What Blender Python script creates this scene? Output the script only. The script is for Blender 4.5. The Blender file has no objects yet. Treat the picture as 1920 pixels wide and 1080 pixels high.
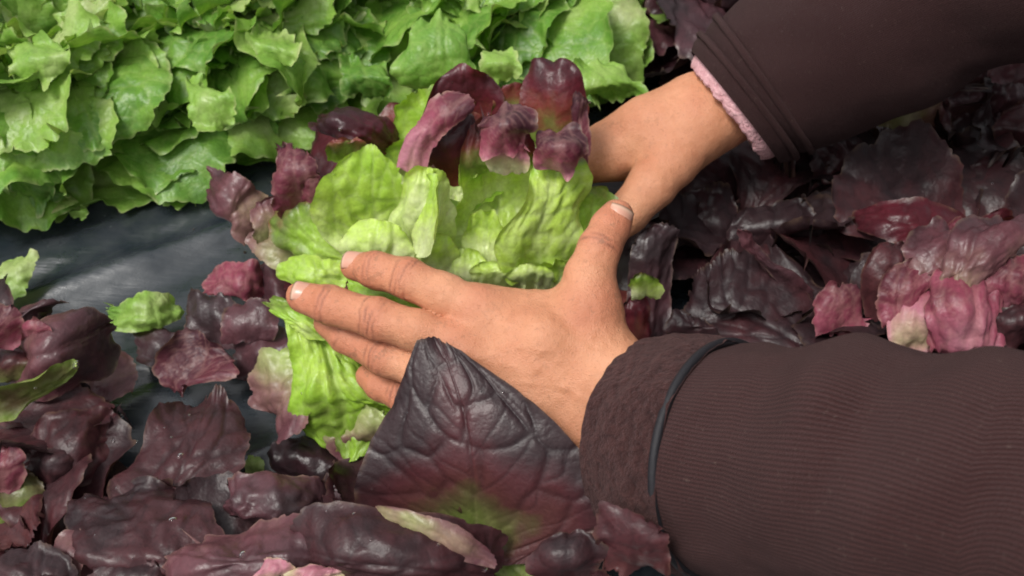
import bpy, math, random
import numpy as np
from mathutils import Vector, Matrix

# ------------------------------------------------------------------ camera, sky, sun, exposure
scene = bpy.context.scene
C = scene.collection
R = math.radians
PITCH = R(48.0)
LOOK = np.array([0.0, 0.0, 0.08])
DIST = 0.62
HFOV = R(50.0)
FPX = 960.0 / math.tan(HFOV / 2)
FWD = np.array([0.0, math.cos(PITCH), -math.sin(PITCH)])
UP = np.array([0.0, math.sin(PITCH), math.cos(PITCH)])
RGT = np.array([1.0, 0.0, 0.0])
CAM = LOOK - FWD * DIST
cd = bpy.data.cameras.new('camera')
cam = bpy.data.objects.new('camera', cd)
C.objects.link(cam)
cam.location = CAM
cam.rotation_euler = (math.pi / 2 - PITCH, 0, 0)
cd.sensor_width = 36
cd.lens = 18 / math.tan(HFOV / 2)
cd.clip_start = 0.01
cd.clip_end = 500
cd.dof.use_dof = True
cd.dof.focus_distance = 0.56
cd.dof.aperture_fstop = 14.0
scene.camera = cam

SUN_EL, SUN_AZ = R(64), R(238)          # high soft light from the near left
w = bpy.data.worlds.new('World')
scene.world = w
w.use_nodes = True
nt = w.node_tree
sky = nt.nodes.new('ShaderNodeTexSky')
sky.sky_type = 'NISHITA'
sky.sun_disc = False
sky.sun_elevation = SUN_EL
sky.sun_rotation = SUN_AZ
sky.air_density = 1.0
sky.dust_density = 4.0
sky.ozone_density = 1.0
hs = nt.nodes.new('ShaderNodeHueSaturation')
hs.inputs['Saturation'].default_value = 0.12      # overcast: nearly white sky
nt.links.new(sky.outputs[0], hs.inputs['Color'])
nt.links.new(hs.outputs[0], nt.nodes['Background'].inputs[0])
nt.nodes['Background'].inputs[1].default_value = 0.112
sd = bpy.data.lights.new('sun', 'SUN')
sd.energy = 1.5
sd.angle = R(18)
sd.color = (1.0, 0.96, 0.9)
sun = bpy.data.objects.new('sun', sd)
C.objects.link(sun)
dirv = Vector((math.sin(SUN_AZ) * math.cos(SUN_EL), math.cos(SUN_AZ) * math.cos(SUN_EL), math.sin(SUN_EL)))
sun.rotation_euler = dirv.to_track_quat('Z', 'Y').to_euler()
sun.location = (0, 0, 3)
scene.view_settings.view_transform = 'Standard'
scene.view_settings.look = 'None'
scene.view_settings.exposure = 0.62
scene.view_settings.gamma = 1
scene.render.engine = 'CYCLES'
scene.cycles.use_denoising = True
scene.cycles.max_bounces = 6
scene.cycles.pixel_filter_type = 'BLACKMAN_HARRIS'
scene.cycles.filter_width = 1.9

# ------------------------------------------------------------------ helpers
def D(px, py, d):
    """point seen at photo pixel (1920x1080) at depth d metres along the view axis"""
    return CAM + d * (FWD + RGT * ((px - 960) / FPX) + UP * ((540 - py) / FPX))

def Z(px, py, z):
    """point seen at photo pixel at height z above the plastic"""
    r = FWD + RGT * ((px - 960) / FPX) + UP * ((540 - py) / FPX)
    return CAM + r * ((z - CAM[2]) / r[2])

def _hash(i, j, k, s):
    h = (i * 374761393 + j * 668265263 + k * 2147483647 + s * 1274126177) & 0xFFFFFFFF
    h = ((h ^ (h >> 13)) * 1274126177) & 0xFFFFFFFF
    h = h ^ (h >> 16)
    return (h & 0xFFFF).astype(np.float64) / 65535.0

def vnoise(p, seed=0):
    p = np.asarray(p, float)
    i = np.floor(p).astype(np.int64)
    f = p - i
    f = f * f * (3 - 2 * f)
    r = 0
    for dx in (0, 1):
        wx = f[..., 0] if dx else 1 - f[..., 0]
        for dy in (0, 1):
            wy = f[..., 1] if dy else 1 - f[..., 1]
            for dz in (0, 1):
                wz = f[..., 2] if dz else 1 - f[..., 2]
                r = r + wx * wy * wz * _hash(i[..., 0] + dx, i[..., 1] + dy, i[..., 2] + dz, seed)
    return r * 2 - 1

def fbm(p, seed=0, o=3):
    a, r = 1.0, 0
    for k in range(o):
        r = r + a * vnoise(np.asarray(p) * (2.03 ** k), seed + 17 * k)
        a *= 0.5
    return r

def sstep(a, b, x):
    t = np.clip((x - a) / (b - a), 0, 1)
    return t * t * (3 - 2 * t)

def mesh_obj(name, verts, faces, mat, parent=None, attrs=None, uv=None, smooth=True):
    verts = np.asarray(verts, float)
    if parent is not None:
        o3 = np.array(parent.get('_o', (0, 0, 0)))
        verts = verts - o3
    me = bpy.data.meshes.new(name)
    faces = np.asarray(faces, np.int32)
    n, m = faces.shape
    me.vertices.add(len(verts))
    me.vertices.foreach_set('co', verts.astype(np.float32).ravel())
    me.loops.add(n * m)
    me.loops.foreach_set('vertex_index', faces.ravel())
    me.polygons.add(n)
    me.polygons.foreach_set('loop_start', np.arange(0, n * m, m, dtype=np.int32))
    me.polygons.foreach_set('use_smooth', np.full(n, smooth))
    me.update(calc_edges=True)
    for k, v in (attrs or {}).items():
        a = me.attributes.new(k, 'FLOAT', 'POINT')
        a.data.foreach_set('value', np.asarray(v, np.float32).ravel())
    if uv is not None:
        l = me.uv_layers.new(name='UVMap')
        l.data.foreach_set('uv', np.asarray(uv, np.float32)[faces.ravel()].ravel())
    if mat:
        me.materials.append(mat)
    o = bpy.data.objects.new(name, me)
    C.objects.link(o)
    if parent is not None:
        o.parent = parent
    return o

def thing(name, label, cat, loc, group=None):
    o = bpy.data.objects.new(name, None)
    C.objects.link(o)
    o.empty_display_size = 0.02
    o.location = [float(x) for x in loc]
    o['_o'] = [float(x) for x in loc]
    o['label'] = label
    o['category'] = cat
    if group:
        o['group'] = group
    return o

def grid_faces(nv, nu, wrap=False):
    j, i = np.meshgrid(np.arange(nv - 1), np.arange(nu if wrap else nu - 1), indexing='ij')
    i2 = (i + 1) % nu
    return np.stack([j * nu + i, j * nu + i2, (j + 1) * nu + i2, (j + 1) * nu + i], -1).reshape(-1, 4)

def crom(P, t):
    """Catmull-Rom through the rows of P at t in 0..1"""
    P = np.asarray(P, float)
    n = len(P)
    Q = np.concatenate([[2 * P[0] - P[1]], P, [2 * P[-1] - P[-2]]])
    x = np.clip(np.asarray(t), 0, 1) * (n - 1)
    k = np.minimum(x.astype(int), n - 2)
    f = (x - k)
    sh = f.shape + (1,) * (P.ndim - 1)
    f = f.reshape(sh)
    a, b, c, d = Q[k], Q[k + 1], Q[k + 2], Q[k + 3]
    return 0.5 * (2 * b + (c - a) * f + (2 * a - 5 * b + 4 * c - d) * f ** 2 + (3 * b - a - 3 * c + d) * f ** 3)

# ------------------------------------------------------------------ materials
class NB:
    def __init__(s, name):
        s.m = bpy.data.materials.new(name)
        s.m.use_nodes = True
        s.t = s.m.node_tree
        s.b = s.t.nodes['Principled BSDF']
        s.out = s.t.nodes['Material Output']
    def n(s, typ, **kw):
        nd = s.t.nodes.new('ShaderNode' + typ)
        for k, v in kw.items():
            if k in nd.inputs.keys():
                nd.inputs[k].default_value = v
            else:
                setattr(nd, k, v)
        return nd
    def l(s, a, b):
        s.t.links.new(a, b)
    def attr(s, name):
        a = s.n('Attribute')
        a.attribute_name = name
        return a.outputs['Fac']
    def math(s, op, a, b=None, c=None):
        nd = s.n('Math', operation=op)
        for i, x in enumerate((a, b, c)):
            if x is None:
                continue
            if isinstance(x, (int, float)):
                nd.inputs[i].default_value = x
            else:
                s.l(x, nd.inputs[i])
        return nd.outputs[0]
    def noise(s, scale, detail=2, rough=0.5, vec=None):
        nd = s.n('TexNoise', Scale=scale, Detail=detail, Roughness=rough)
        if vec is None:
            vec = s.n('TexCoord').outputs['Object']
        s.l(vec, nd.inputs['Vector'])
        return nd.outputs['Fac']
    def ramp(s, fac, stops):
        nd = s.n('ValToRGB')
        e = nd.color_ramp.elements
        while len(e) > 1:
            e.remove(e[-1])
        e[0].position, e[0].color = stops[0][0], tuple(stops[0][1]) + (1,)
        for p, c in stops[1:]:
            x = e.new(p)
            x.color = tuple(c) + (1,)
        s.l(fac, nd.inputs[0])
        return nd.outputs[0]
    def mix(s, fac, a, b, mode='MIX'):
        nd = s.n('Mix', data_type='RGBA', blend_type=mode)
        for i, x in ((0, fac), (6, a), (7, b)):
            if isinstance(x, (int, float)):
                nd.inputs[i].default_value = x
            elif isinstance(x, tuple):
                nd.inputs[i].default_value = x + (1,)
            else:
                s.l(x, nd.inputs[i])
        return nd.outputs[2]
    def bump(s, h, strength, dist, prev=None):
        nd = s.n('Bump', Strength=strength, Distance=dist)
        s.l(h, nd.inputs['Height'])
        if prev is not None:
            s.l(prev, nd.inputs['Normal'])
        return nd.outputs[0]

def leaf_material(name, stops, veincol, veinmix, rimcol, rimmix, trans, rough, spec=0.38, fine=0.35):
    b = NB(name)
    tint = b.attr('tint')
    n1 = b.noise(70, 3, 0.6)
    n2 = b.noise(420, 2, 0.6)
    t = b.math('ADD', tint, b.math('MULTIPLY', b.math('SUBTRACT', n1, 0.5), 0.22))
    col = b.ramp(t, stops)
    vein = b.math('SUBTRACT', 1.0, b.attr('vein'))
    vc = veincol if isinstance(veincol, tuple) else b.ramp(t, veincol)
    col = b.mix(b.math('MULTIPLY', vein, veinmix), col, vc)
    rim = b.attr('rim')
    rn = b.math('MULTIPLY', rim, b.math('MULTIPLY_ADD', b.noise(110, 3), 4.0, -1.6))
    rn.node.use_clamp = True
    col = b.mix(b.math('MULTIPLY', rn, rimmix), col, rimcol)
    val = b.math('MULTIPLY_ADD', n2, 0.5, 0.75)
    hs = b.n('HueSaturation')
    b.l(col, hs.inputs['Color'])
    b.l(val, hs.inputs['Value'])
    col = hs.outputs[0]
    b.l(col, b.b.inputs['Base Color'])
    b.l(b.math('MULTIPLY_ADD', n1, 0.3, rough - 0.15), b.b.inputs['Roughness'])
    b.b.inputs['Specular IOR Level'].default_value = spec
    # fine puckers between the smallest veins
    vo = b.n('TexVoronoi', feature='DISTANCE_TO_EDGE', Scale=190.0)
    tc = b.n('TexCoord').outputs['Object']
    b.l(tc, vo.inputs['Vector'])
    vd = b.math('MINIMUM', vo.outputs['Distance'], 0.25)
    bp = b.bump(vd, fine, 0.0016)
    bp = b.bump(n2, 0.25, 0.0012, bp)
    b.l(bp, b.b.inputs['Normal'])
    tr = b.n('BsdfTranslucent')
    b.l(b.mix(1.0, col, (1.0, 1.0, 0.55), 'MULTIPLY'), tr.inputs['Color'])
    b.l(bp, tr.inputs['Normal'])
    ms = b.n('MixShader')
    ms.inputs[0].default_value = trans
    b.l(b.b.outputs[0], ms.inputs[1])
    b.l(tr.outputs[0], ms.inputs[2])
    b.l(ms.outputs[0], b.out.inputs['Surface'])
    return b.m

M = {}
M['green'] = leaf_material('green_lettuce_leaf', [
    (0.0, (0.48, 0.56, 0.24)), (0.25, (0.27, 0.46, 0.075)), (0.5, (0.14, 0.31, 0.04)),
    (0.8, (0.065, 0.165, 0.025)), (1.0, (0.09, 0.10, 0.04))],
    (0.36, 0.50, 0.14), 0.32, (0.58, 0.60, 0.30), 0.7, 0.32, 0.40, 0.5)  # pale rim tone painted in as a highlight along the leaf edges
M['red'] = leaf_material('red_lettuce_leaf', [
    (0.0, (0.72, 0.78, 0.42)), (0.15, (0.50, 0.69, 0.11)), (0.30, (0.31, 0.53, 0.045)), (0.42, (0.14, 0.20, 0.04)),
    (0.52, (0.22, 0.05, 0.04)), (0.66, (0.12, 0.018, 0.028)), (0.84, (0.055, 0.016, 0.022)), (1.0, (0.028, 0.014, 0.017))],
    [(0.0, (0.66, 0.72, 0.42)), (0.3, (0.42, 0.58, 0.16)), (0.5, (0.20, 0.10, 0.05)), (0.65, (0.07, 0.015, 0.018)), (1.0, (0.014, 0.008, 0.009))], 0.4, (0.26, 0.18, 0.11), 0.35, 0.30, 0.36, 0.42, 0.22)
M['dark'] = leaf_material('dark_lettuce_leaf', [
    (0.0, (0.30, 0.42, 0.08)), (0.3, (0.13, 0.19, 0.035)), (0.48, (0.085, 0.075, 0.028)), (0.62, (0.085, 0.028, 0.026)),
    (0.8, (0.076, 0.022, 0.026)), (1.0, (0.030, 0.015, 0.0175))],
    [(0.0, (0.45, 0.55, 0.2)), (0.45, (0.14, 0.13, 0.05)), (0.62, (0.05, 0.016, 0.018)), (1.0, (0.014, 0.008, 0.010))], 0.5,
    (0.22, 0.14, 0.09), 0.35, 0.14, 0.42, 0.4, 0.18)
M['pink'] = leaf_material('pink_lettuce_leaf', [
    (0.0, (0.62, 0.64, 0.40)), (0.2, (0.45, 0.38, 0.22)), (0.4, (0.44, 0.17, 0.22)), (0.6, (0.27, 0.06, 0.095)),
    (0.8, (0.13, 0.028, 0.042)), (1.0, (0.06, 0.02, 0.028))],
    (0.45, 0.25, 0.22), 0.22, (0.45, 0.33, 0.22), 0.35, 0.18, 0.45)
M['mauve'] = leaf_material('mauve_lettuce_leaf', [
    (0.0, (0.34, 0.44, 0.13)), (0.25, (0.24, 0.23, 0.10)), (0.45, (0.20, 0.105, 0.095)), (0.65, (0.125, 0.045, 0.055)),
    (0.85, (0.065, 0.028, 0.034)), (1.0, (0.04, 0.024, 0.027))],
    [(0.0, (0.5, 0.55, 0.28)), (0.4, (0.30, 0.2, 0.13)), (0.6, (0.07, 0.025, 0.028)), (1.0, (0.02, 0.012, 0.013))], 0.4, (0.34, 0.24, 0.17), 0.4, 0.14, 0.38, 0.45, 0.2)

def plain(name, col, rough, spec=0.4):
    b = NB(name)
    b.b.inputs['Base Color'].default_value = col + (1,)
    b.b.inputs['Roughness'].default_value = rough
    b.b.inputs['Specular IOR Level'].default_value = spec
    return b

# black mulch film
b = plain('black_plastic_film', (0.012, 0.014, 0.016), 0.3, 0.8)
tc = b.n('TexCoord').outputs['Object']
mp = b.n('Mapping')
mp.inputs['Rotation'].default_value = (0, 0, R(-27))
mp.inputs['Scale'].default_value = (22, 260, 60)
b.l(tc, mp.inputs[0])
st = b.noise(1.0, 3, 0.6, mp.outputs[0])
fine = b.noise(900, 2, 0.6)
b.l(b.bump(fine, 0.1, 0.0008, b.bump(st, 0.14, 0.002)), b.b.inputs['Normal'])
dn = b.noise(38, 4, 0.65)
b.l(b.ramp(dn, [(0.35, (0.016, 0.022, 0.028)), (0.75, (0.044, 0.050, 0.056))]), b.b.inputs['Base Color'])
b.l(b.math('MULTIPLY_ADD', dn, 0.3, 0.08), b.b.inputs['Roughness'])
M['film'] = b.m
# soil
b = plain('dark_soil', (0.05, 0.036, 0.025), 0.95, 0.2)
sn = b.noise(40, 6, 0.7)
b.l(b.ramp(sn, [(0.3, (0.025, 0.018, 0.013)), (0.7, (0.085, 0.06, 0.042))]), b.b.inputs['Base Color'])
b.l(b.bump(sn, 0.8, 0.02), b.b.inputs['Normal'])
M['soil'] = b.m
# skin
b = plain('tanned_skin', (0.5, 0.25, 0.15), 0.5, 0.4)
red = b.attr('red')
cr = b.attr('crease')
nn = b.noise(38, 5, 0.7)
col = b.ramp(nn, [(0.3, (0.47, 0.195, 0.100)), (0.7, (0.60, 0.285, 0.160))])
col = b.mix(b.math('MULTIPLY', red, 0.7), col, (0.45, 0.150, 0.085))
col = b.mix(b.math('MULTIPLY', cr, 0.8), col, (0.17, 0.062, 0.038))
sp = b.noise(700, 2, 0.7)
col = b.mix(b.math('MULTIPLY', b.math('LESS_THAN', sp, 0.36), 0.3), col, (0.22, 0.10, 0.06))
dirt = b.math('MULTIPLY', b.math('GREATER_THAN', b.noise(120, 5, 0.75), 0.6), b.math('MULTIPLY_ADD', red, 0.42, 0.05))
col = b.mix(dirt, col, (0.19, 0.105, 0.06))
b.l(col, b.b.inputs['Base Color'])
b.b.inputs['Subsurface Weight'].default_value = 0.10
b.b.inputs['Subsurface Radius'].default_value = (1.0, 0.35, 0.2)
b.b.inputs['Subsurface Scale'].default_value = 0.004
vo = b.n('TexVoronoi', feature='DISTANCE_TO_EDGE', Scale=900.0)
b.l(b.n('TexCoord').outputs['Object'], vo.inputs['Vector'])
b.l(b.bump(b.noise(170, 5, 0.75), 0.5, 0.0018, b.bump(vo.outputs['Distance'], 0.5, 0.0008)), b.b.inputs['Normal'])
b.l(b.math('MULTIPLY_ADD', b.noise(300, 3), 0.3, 0.36), b.b.inputs['Roughness'])
M['skin'] = b.m
b = plain('fingernail', (0.60, 0.36, 0.27), 0.28, 0.5)
b.l(b.ramp(b.attr('along'), [(0.0, (0.60, 0.42, 0.34)), (0.12, (0.55, 0.28, 0.20)), (0.8, (0.56, 0.29, 0.21)), (0.92, (0.56, 0.36, 0.26)), (0.97, (0.30, 0.18, 0.12)), (1.0, (0.14, 0.085, 0.055))]), b.b.inputs['Base Color'])
M['nail'] = b.m
# knitted sleeve: ribs run along the arm (uv.x counts round the arm, uv.y metres along it)
def cloth(name, col, ribs):
    b = plain(name, col, 0.95, 0.15)
    uv = b.n('TexCoord').outputs['UV']
    sx = b.n('SeparateXYZ')
    b.l(uv, sx.inputs[0])
    nz = b.noise(90, 3, 0.6)
    fz = b.noise(1600, 2, 0.7)
    wob = b.math('MULTIPLY', b.math('SUBTRACT', b.noise(60, 3), 0.5), 0.22)
    a = b.math('SINE', b.math('MULTIPLY', b.math('ADD', b.math('MULTIPLY', sx.outputs[0], float(ribs)), wob), 2 * math.pi))
    c2 = b.math('SINE', b.math('MULTIPLY', sx.outputs[1], 2 * math.pi / 0.0024))
    rib = b.math('MULTIPLY_ADD', a, 0.5, 0.5)
    st = b.math('MULTIPLY_ADD', c2, 0.5, 0.5)
    h = b.math('MULTIPLY_ADD', st, 0.16, rib)
    dk = tuple(x * 0.62 for x in col)
    lt = tuple(min(1, x * 1.35) for x in col)
    cc = b.mix(rib, dk, lt)
    lint = b.math('GREATER_THAN', b.noise(380, 5, 0.85), 0.63)
    cc = b.mix(b.math('MULTIPLY', nz, 0.5), cc, tuple(x * 0.7 for x in col))
    cc = b.mix(b.math('MULTIPLY', lint, 0.35), cc, (0.16, 0.12, 0.10))
    b.l(cc, b.b.inputs['Base Color'])
    b.l(b.bump(fz, 0.9, 0.002, b.bump(h, 0.45, 0.0008)), b.b.inputs['Normal'])
    b.b.inputs['Sheen Weight'].default_value = 0.10
    b.b.inputs['Sheen Roughness'].default_value = 0.5
    b.b.inputs['Sheen Tint'].default_value = (0.7, 0.5, 0.5, 1)
    return b.m
M['knit'] = cloth('brown_ribbed_knit', (0.046, 0.0182, 0.0175), 180)
M['knit_plain'] = cloth('brown_fine_knit', (0.038, 0.0155, 0.0155), 320)
b = plain('brown_fleece', (0.055, 0.028, 0.027), 1.0, 0.1)
f1 = b.noise(260, 4, 0.75)
b.l(b.ramp(f1, [(0.3, (0.020, 0.010, 0.010)), (0.7, (0.064, 0.028, 0.026))]), b.b.inputs['Base Color'])
b.l(b.bump(f1, 1.0, 0.004), b.b.inputs['Normal'])
b.b.inputs['Sheen Weight'].default_value = 0.15
b.b.inputs['Sheen Tint'].default_value = (0.6, 0.4, 0.4, 1)
M['fleece'] = b.m
b = plain('dark_piping', (0.012, 0.011, 0.014), 0.6, 0.35)
b.l(b.bump(b.noise(900, 2), 0.4, 0.001), b.b.inputs['Normal'])
M['piping'] = b.m
b = plain('pink_lining', (0.62, 0.28, 0.31), 0.95, 0.15)
f1 = b.noise(330, 3, 0.7)
b.l(b.ramp(f1, [(0.3, (0.60, 0.30, 0.33)), (0.7, (0.78, 0.48, 0.50))]), b.b.inputs['Base Color'])
b.l(b.bump(f1, 1.0, 0.003), b.b.inputs['Normal'])
M['lining'] = b.m

# ------------------------------------------------------------------ setting: soil and black mulch film
g = mesh_obj('ground', [(-60, -60, -0.03), (60, -60, -0.03), (60, 60, -0.03), (-60, 60, -0.03)], [(0, 1, 2, 3)], M['soil'])
g['kind'] = 'structure'
nx, ny = 330, 260
X, Y = np.meshgrid(np.linspace(-1.1, 1.1, nx), np.linspace(-0.7, 1.3, ny), indexing='xy')
ca, sa = math.cos(R(27)), math.sin(R(27))
A, B = X * ca + Y * sa, -X * sa + Y * ca
p = np.stack([A * 5, B * 45, A * 0], -1)
Hh = 0.0026 * fbm(p, 3, 4) - 0.0018 * np.abs(vnoise(p * np.array([1.5, 0.7, 1]), 13)) + 0.005 * fbm(np.stack([X * 9, Y * 9, X * 0], -1), 8, 3)
for b0, wd, am in ((0.215, 0.007, 0.006), (0.235, 0.006, -0.003), (0.30, 0.009, 0.004), (0.13, 0.008, 0.005), (0.02, 0.012, 0.006)):
    Hh += am * np.exp(-((B - b0 - 0.01 * np.sin(A * 9)) / wd) ** 2)
film = mesh_obj('plastic_mulch', np.stack([X, Y, Hh - 0.006], -1).reshape(-1, 3), grid_faces(ny, nx), M['film'])
film['kind'] = 'structure'
# ------------------------------------------------------------------ person: two hands and two sleeves reaching in from the right
person = thing('person', 'person in brown knitted sleeves parting the lettuce with both bare hands', 'person', (0.62, 0.05, 0.0))

def roundcone(P, a, b, ra, rb):
    ba = b - a
    l2 = ba @ ba
    rr = ra - rb
    a2 = l2 - rr * rr
    il2 = 1.0 / l2
    pa = P - a
    y = pa @ ba
    z = y - l2
    q = pa * l2 - y[..., None] * ba
    x2 = np.einsum('...i,...i', q, q)
    y2 = y * y * l2
    z2 = z * z * l2
    k = np.sign(rr) * rr * rr * x2
    d = (np.sqrt(x2 * a2 * il2) + y * rr) * il2 - ra
    m1 = np.sign(z) * a2 * z2 > k
    d = np.where(m1, np.sqrt(x2 + z2) * il2 - rb, d)
    m2 = (~m1) & (np.sign(y) * a2 * y2 < k)
    return np.where(m2, np.sqrt(x2 + y2) * il2 - ra, d)

def smin(a, b, k):
    h = np.maximum(k - np.abs(a - b), 0) / k
    return np.minimum(a, b) - h * h * k * 0.25

def surface_nets(F, org, vox):
    S = F < 0
    nx, ny, nz = F.shape
    cnt = np.zeros((nx - 1, ny - 1, nz - 1), np.int8)
    for dx in (0, 1):
        for dy in (0, 1):
            for dz in (0, 1):
                cnt += S[dx:nx - 1 + dx, dy:ny - 1 + dy, dz:nz - 1 + dz]
    act = (cnt > 0) & (cnt < 8)
    idx = np.full(act.shape, -1, np.int64)
    c = np.argwhere(act)
    idx[act] = np.arange(len(c))
    acc = np.zeros((len(c), 3))
    num = np.zeros(len(c))
    corners = [(i, j, k) for i in (0, 1) for j in (0, 1) for k in (0, 1)]
    for p in corners:
        for ax in range(3):
            if p[ax]:
                continue
            q = list(p)
            q[ax] = 1
            fa = F[c[:, 0] + p[0], c[:, 1] + p[1], c[:, 2] + p[2]]
            fb = F[c[:, 0] + q[0], c[:, 1] + q[1], c[:, 2] + q[2]]
            m = (fa < 0) != (fb < 0)
            t = np.where(m, fa / np.where(fa == fb, 1, fa - fb), 0)
            pos = np.tile(np.array(p, float), (len(c), 1))
            pos[:, ax] += t
            acc += pos * m[:, None]
            num += m
    V = (c + acc / num[:, None]) * vox + org
    faces = []
    for ax in range(3):
        s0 = [slice(1, -1)] * 3
        s0[ax] = slice(0, -1)
        s1 = list(s0)
        s1[ax] = slice(1, None)
        a, b2 = S[tuple(s0)], S[tuple(s1)]
        e = np.argwhere(a != b2)
        off = np.array([1, 1, 1])
        off[ax] = 0
        e2 = e + off
        fl = a[tuple(e.T)]
        u, v = (ax + 1) % 3, (ax + 2) % 3
        def g(du, dv):
            k = e2.copy()
            k[:, u] -= du
            k[:, v] -= dv
            return idx[tuple(k.T)]
        q = np.stack([g(1, 1), g(0, 1), g(0, 0), g(1, 0)], -1)
        q[~fl] = q[~fl][:, ::-1]
        faces.append(q)
    return V, np.concatenate(faces)

def camco(j):
    """joint (px,py,depth,radius mm) -> camera-space point and radius in metres"""
    px, py, d, r = j
    return np.array([(px - 960) / FPX * d, (540 - py) / FPX * d, -d]), r * 0.001

def cam2world(V):
    return CAM + V[:, :1] * RGT + V[:, 1:2] * UP - V[:, 2:3] * FWD

def build_hand(name, fingers, palm, vox, kp=0.010, kf=0.007, joints=None, label=None):
    allj = [camco(j) for ch in list(fingers) + list(palm) for j in ch]
    pts = np.array([p for p, r in allj])
    rad = np.array([r for p, r in allj])
    lo = (pts - rad[:, None]).min(0) - 0.006
    hi = (pts + rad[:, None]).max(0) + 0.006
    ax = [np.arange(lo[i], hi[i], vox) for i in range(3)]
    P = np.stack(np.meshgrid(*ax, indexing='ij'), -1).astype(np.float32)
    def chain(ch, k):
        f = None
        for a, b2 in zip(ch[:-1], ch[1:]):
            (pa, ra), (pb, rb) = camco(a), camco(b2)
            d = roundcone(P, pa.astype(np.float32), pb.astype(np.float32), ra, rb)
            f = d if f is None else smin(f, d, k)
        return f
    F0 = None
    for ch in palm:
        f = chain(ch, kp)
        F0 = f if F0 is None else smin(F0, f, kp)
    F = F0
    for ch in fingers:
        F = np.minimum(F, smin(F0, chain(ch, 0.0035), kf))
    V, Q = surface_nets(F.astype(np.float64), lo, vox)
    for _ in range(2):          # light smoothing
        acc = np.zeros_like(V)
        n = np.zeros(len(V))
        for a, b2 in ((0, 1), (1, 2), (2, 3), (3, 0)):
            np.add.at(acc, Q[:, a], V[Q[:, b2]])
            np.add.at(acc, Q[:, b2], V[Q[:, a]])
            np.add.at(n, Q[:, a], 1)
            np.add.at(n, Q[:, b2], 1)
        V = V * 0.5 + 0.5 * acc / n[:, None]
    # vertex normals
    N = np.zeros_like(V)
    fn = np.cross(V[Q[:, 2]] - V[Q[:, 0]], V[Q[:, 3]] - V[Q[:, 1]])
    for a in range(4):
        np.add.at(N, Q[:, a], fn)
    N /= np.linalg.norm(N, axis=1)[:, None] + 1e-12
    crease = np.zeros(len(V))
    red = np.zeros(len(V))
    disp = np.zeros(len(V))
    facing = np.clip(N[:, 2], 0, 1)
    for (ch, ji, kind) in (joints or []):
        (pj, rj) = camco(ch[ji])
        pn, _ = camco(ch[max(ji - 1, 0)])
        pm, _ = camco(ch[min(ji + 1, len(ch) - 1)])
        d = pm - pn
        d /= np.linalg.norm(d)
        rel = V - pj
        s = rel @ d
        rho = np.linalg.norm(rel - s[:, None] * d, axis=1)
        near = np.exp(-np.maximum(rho - rj * 1.05, 0) ** 2 / (0.0025 ** 2))
        dor = sstep(0.05, 0.6, facing)
        wob = 0.0008 * vnoise(V * 260, 4) + 0.0010 * vnoise(V * 120, 9)
        if kind == 'pip':
            offs, amp, rw = (-0.0056, -0.0026, 0.0004, 0.0036), 0.00042, 0.009
        elif kind == 'dip':
            offs, amp, rw = (-0.0018, 0.0012), 0.00034, 0.006
        else:
            offs, amp, rw = (), 0, 0.013
        for o in offs:
            gk = np.exp(-((s - o + wob + 0.0010 * vnoise(V * 70 + o * 9000, 12)) / 0.0007) ** 2) * near * dor * np.clip(0.55 + 0.9 * vnoise(V * 150 + o * 5000, 14), 0, 1)
            disp -= amp * gk
            crease = np.maximum(crease, gk * 0.9)
        bumpy = np.exp(-(s / rw) ** 2) * near * dor
        disp += (0.0007 if kind != 'mcp' else 0.0004) * bumpy
        red = np.maximum(red, bumpy * (0.9 if kind != 'mcp' else 0.7))
    disp += 0.0006 * fbm(V * 55, 5, 3) + 0.00018 * fbm(V * 260, 6, 2)
    return V, Q, N, disp, crease, red

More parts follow.
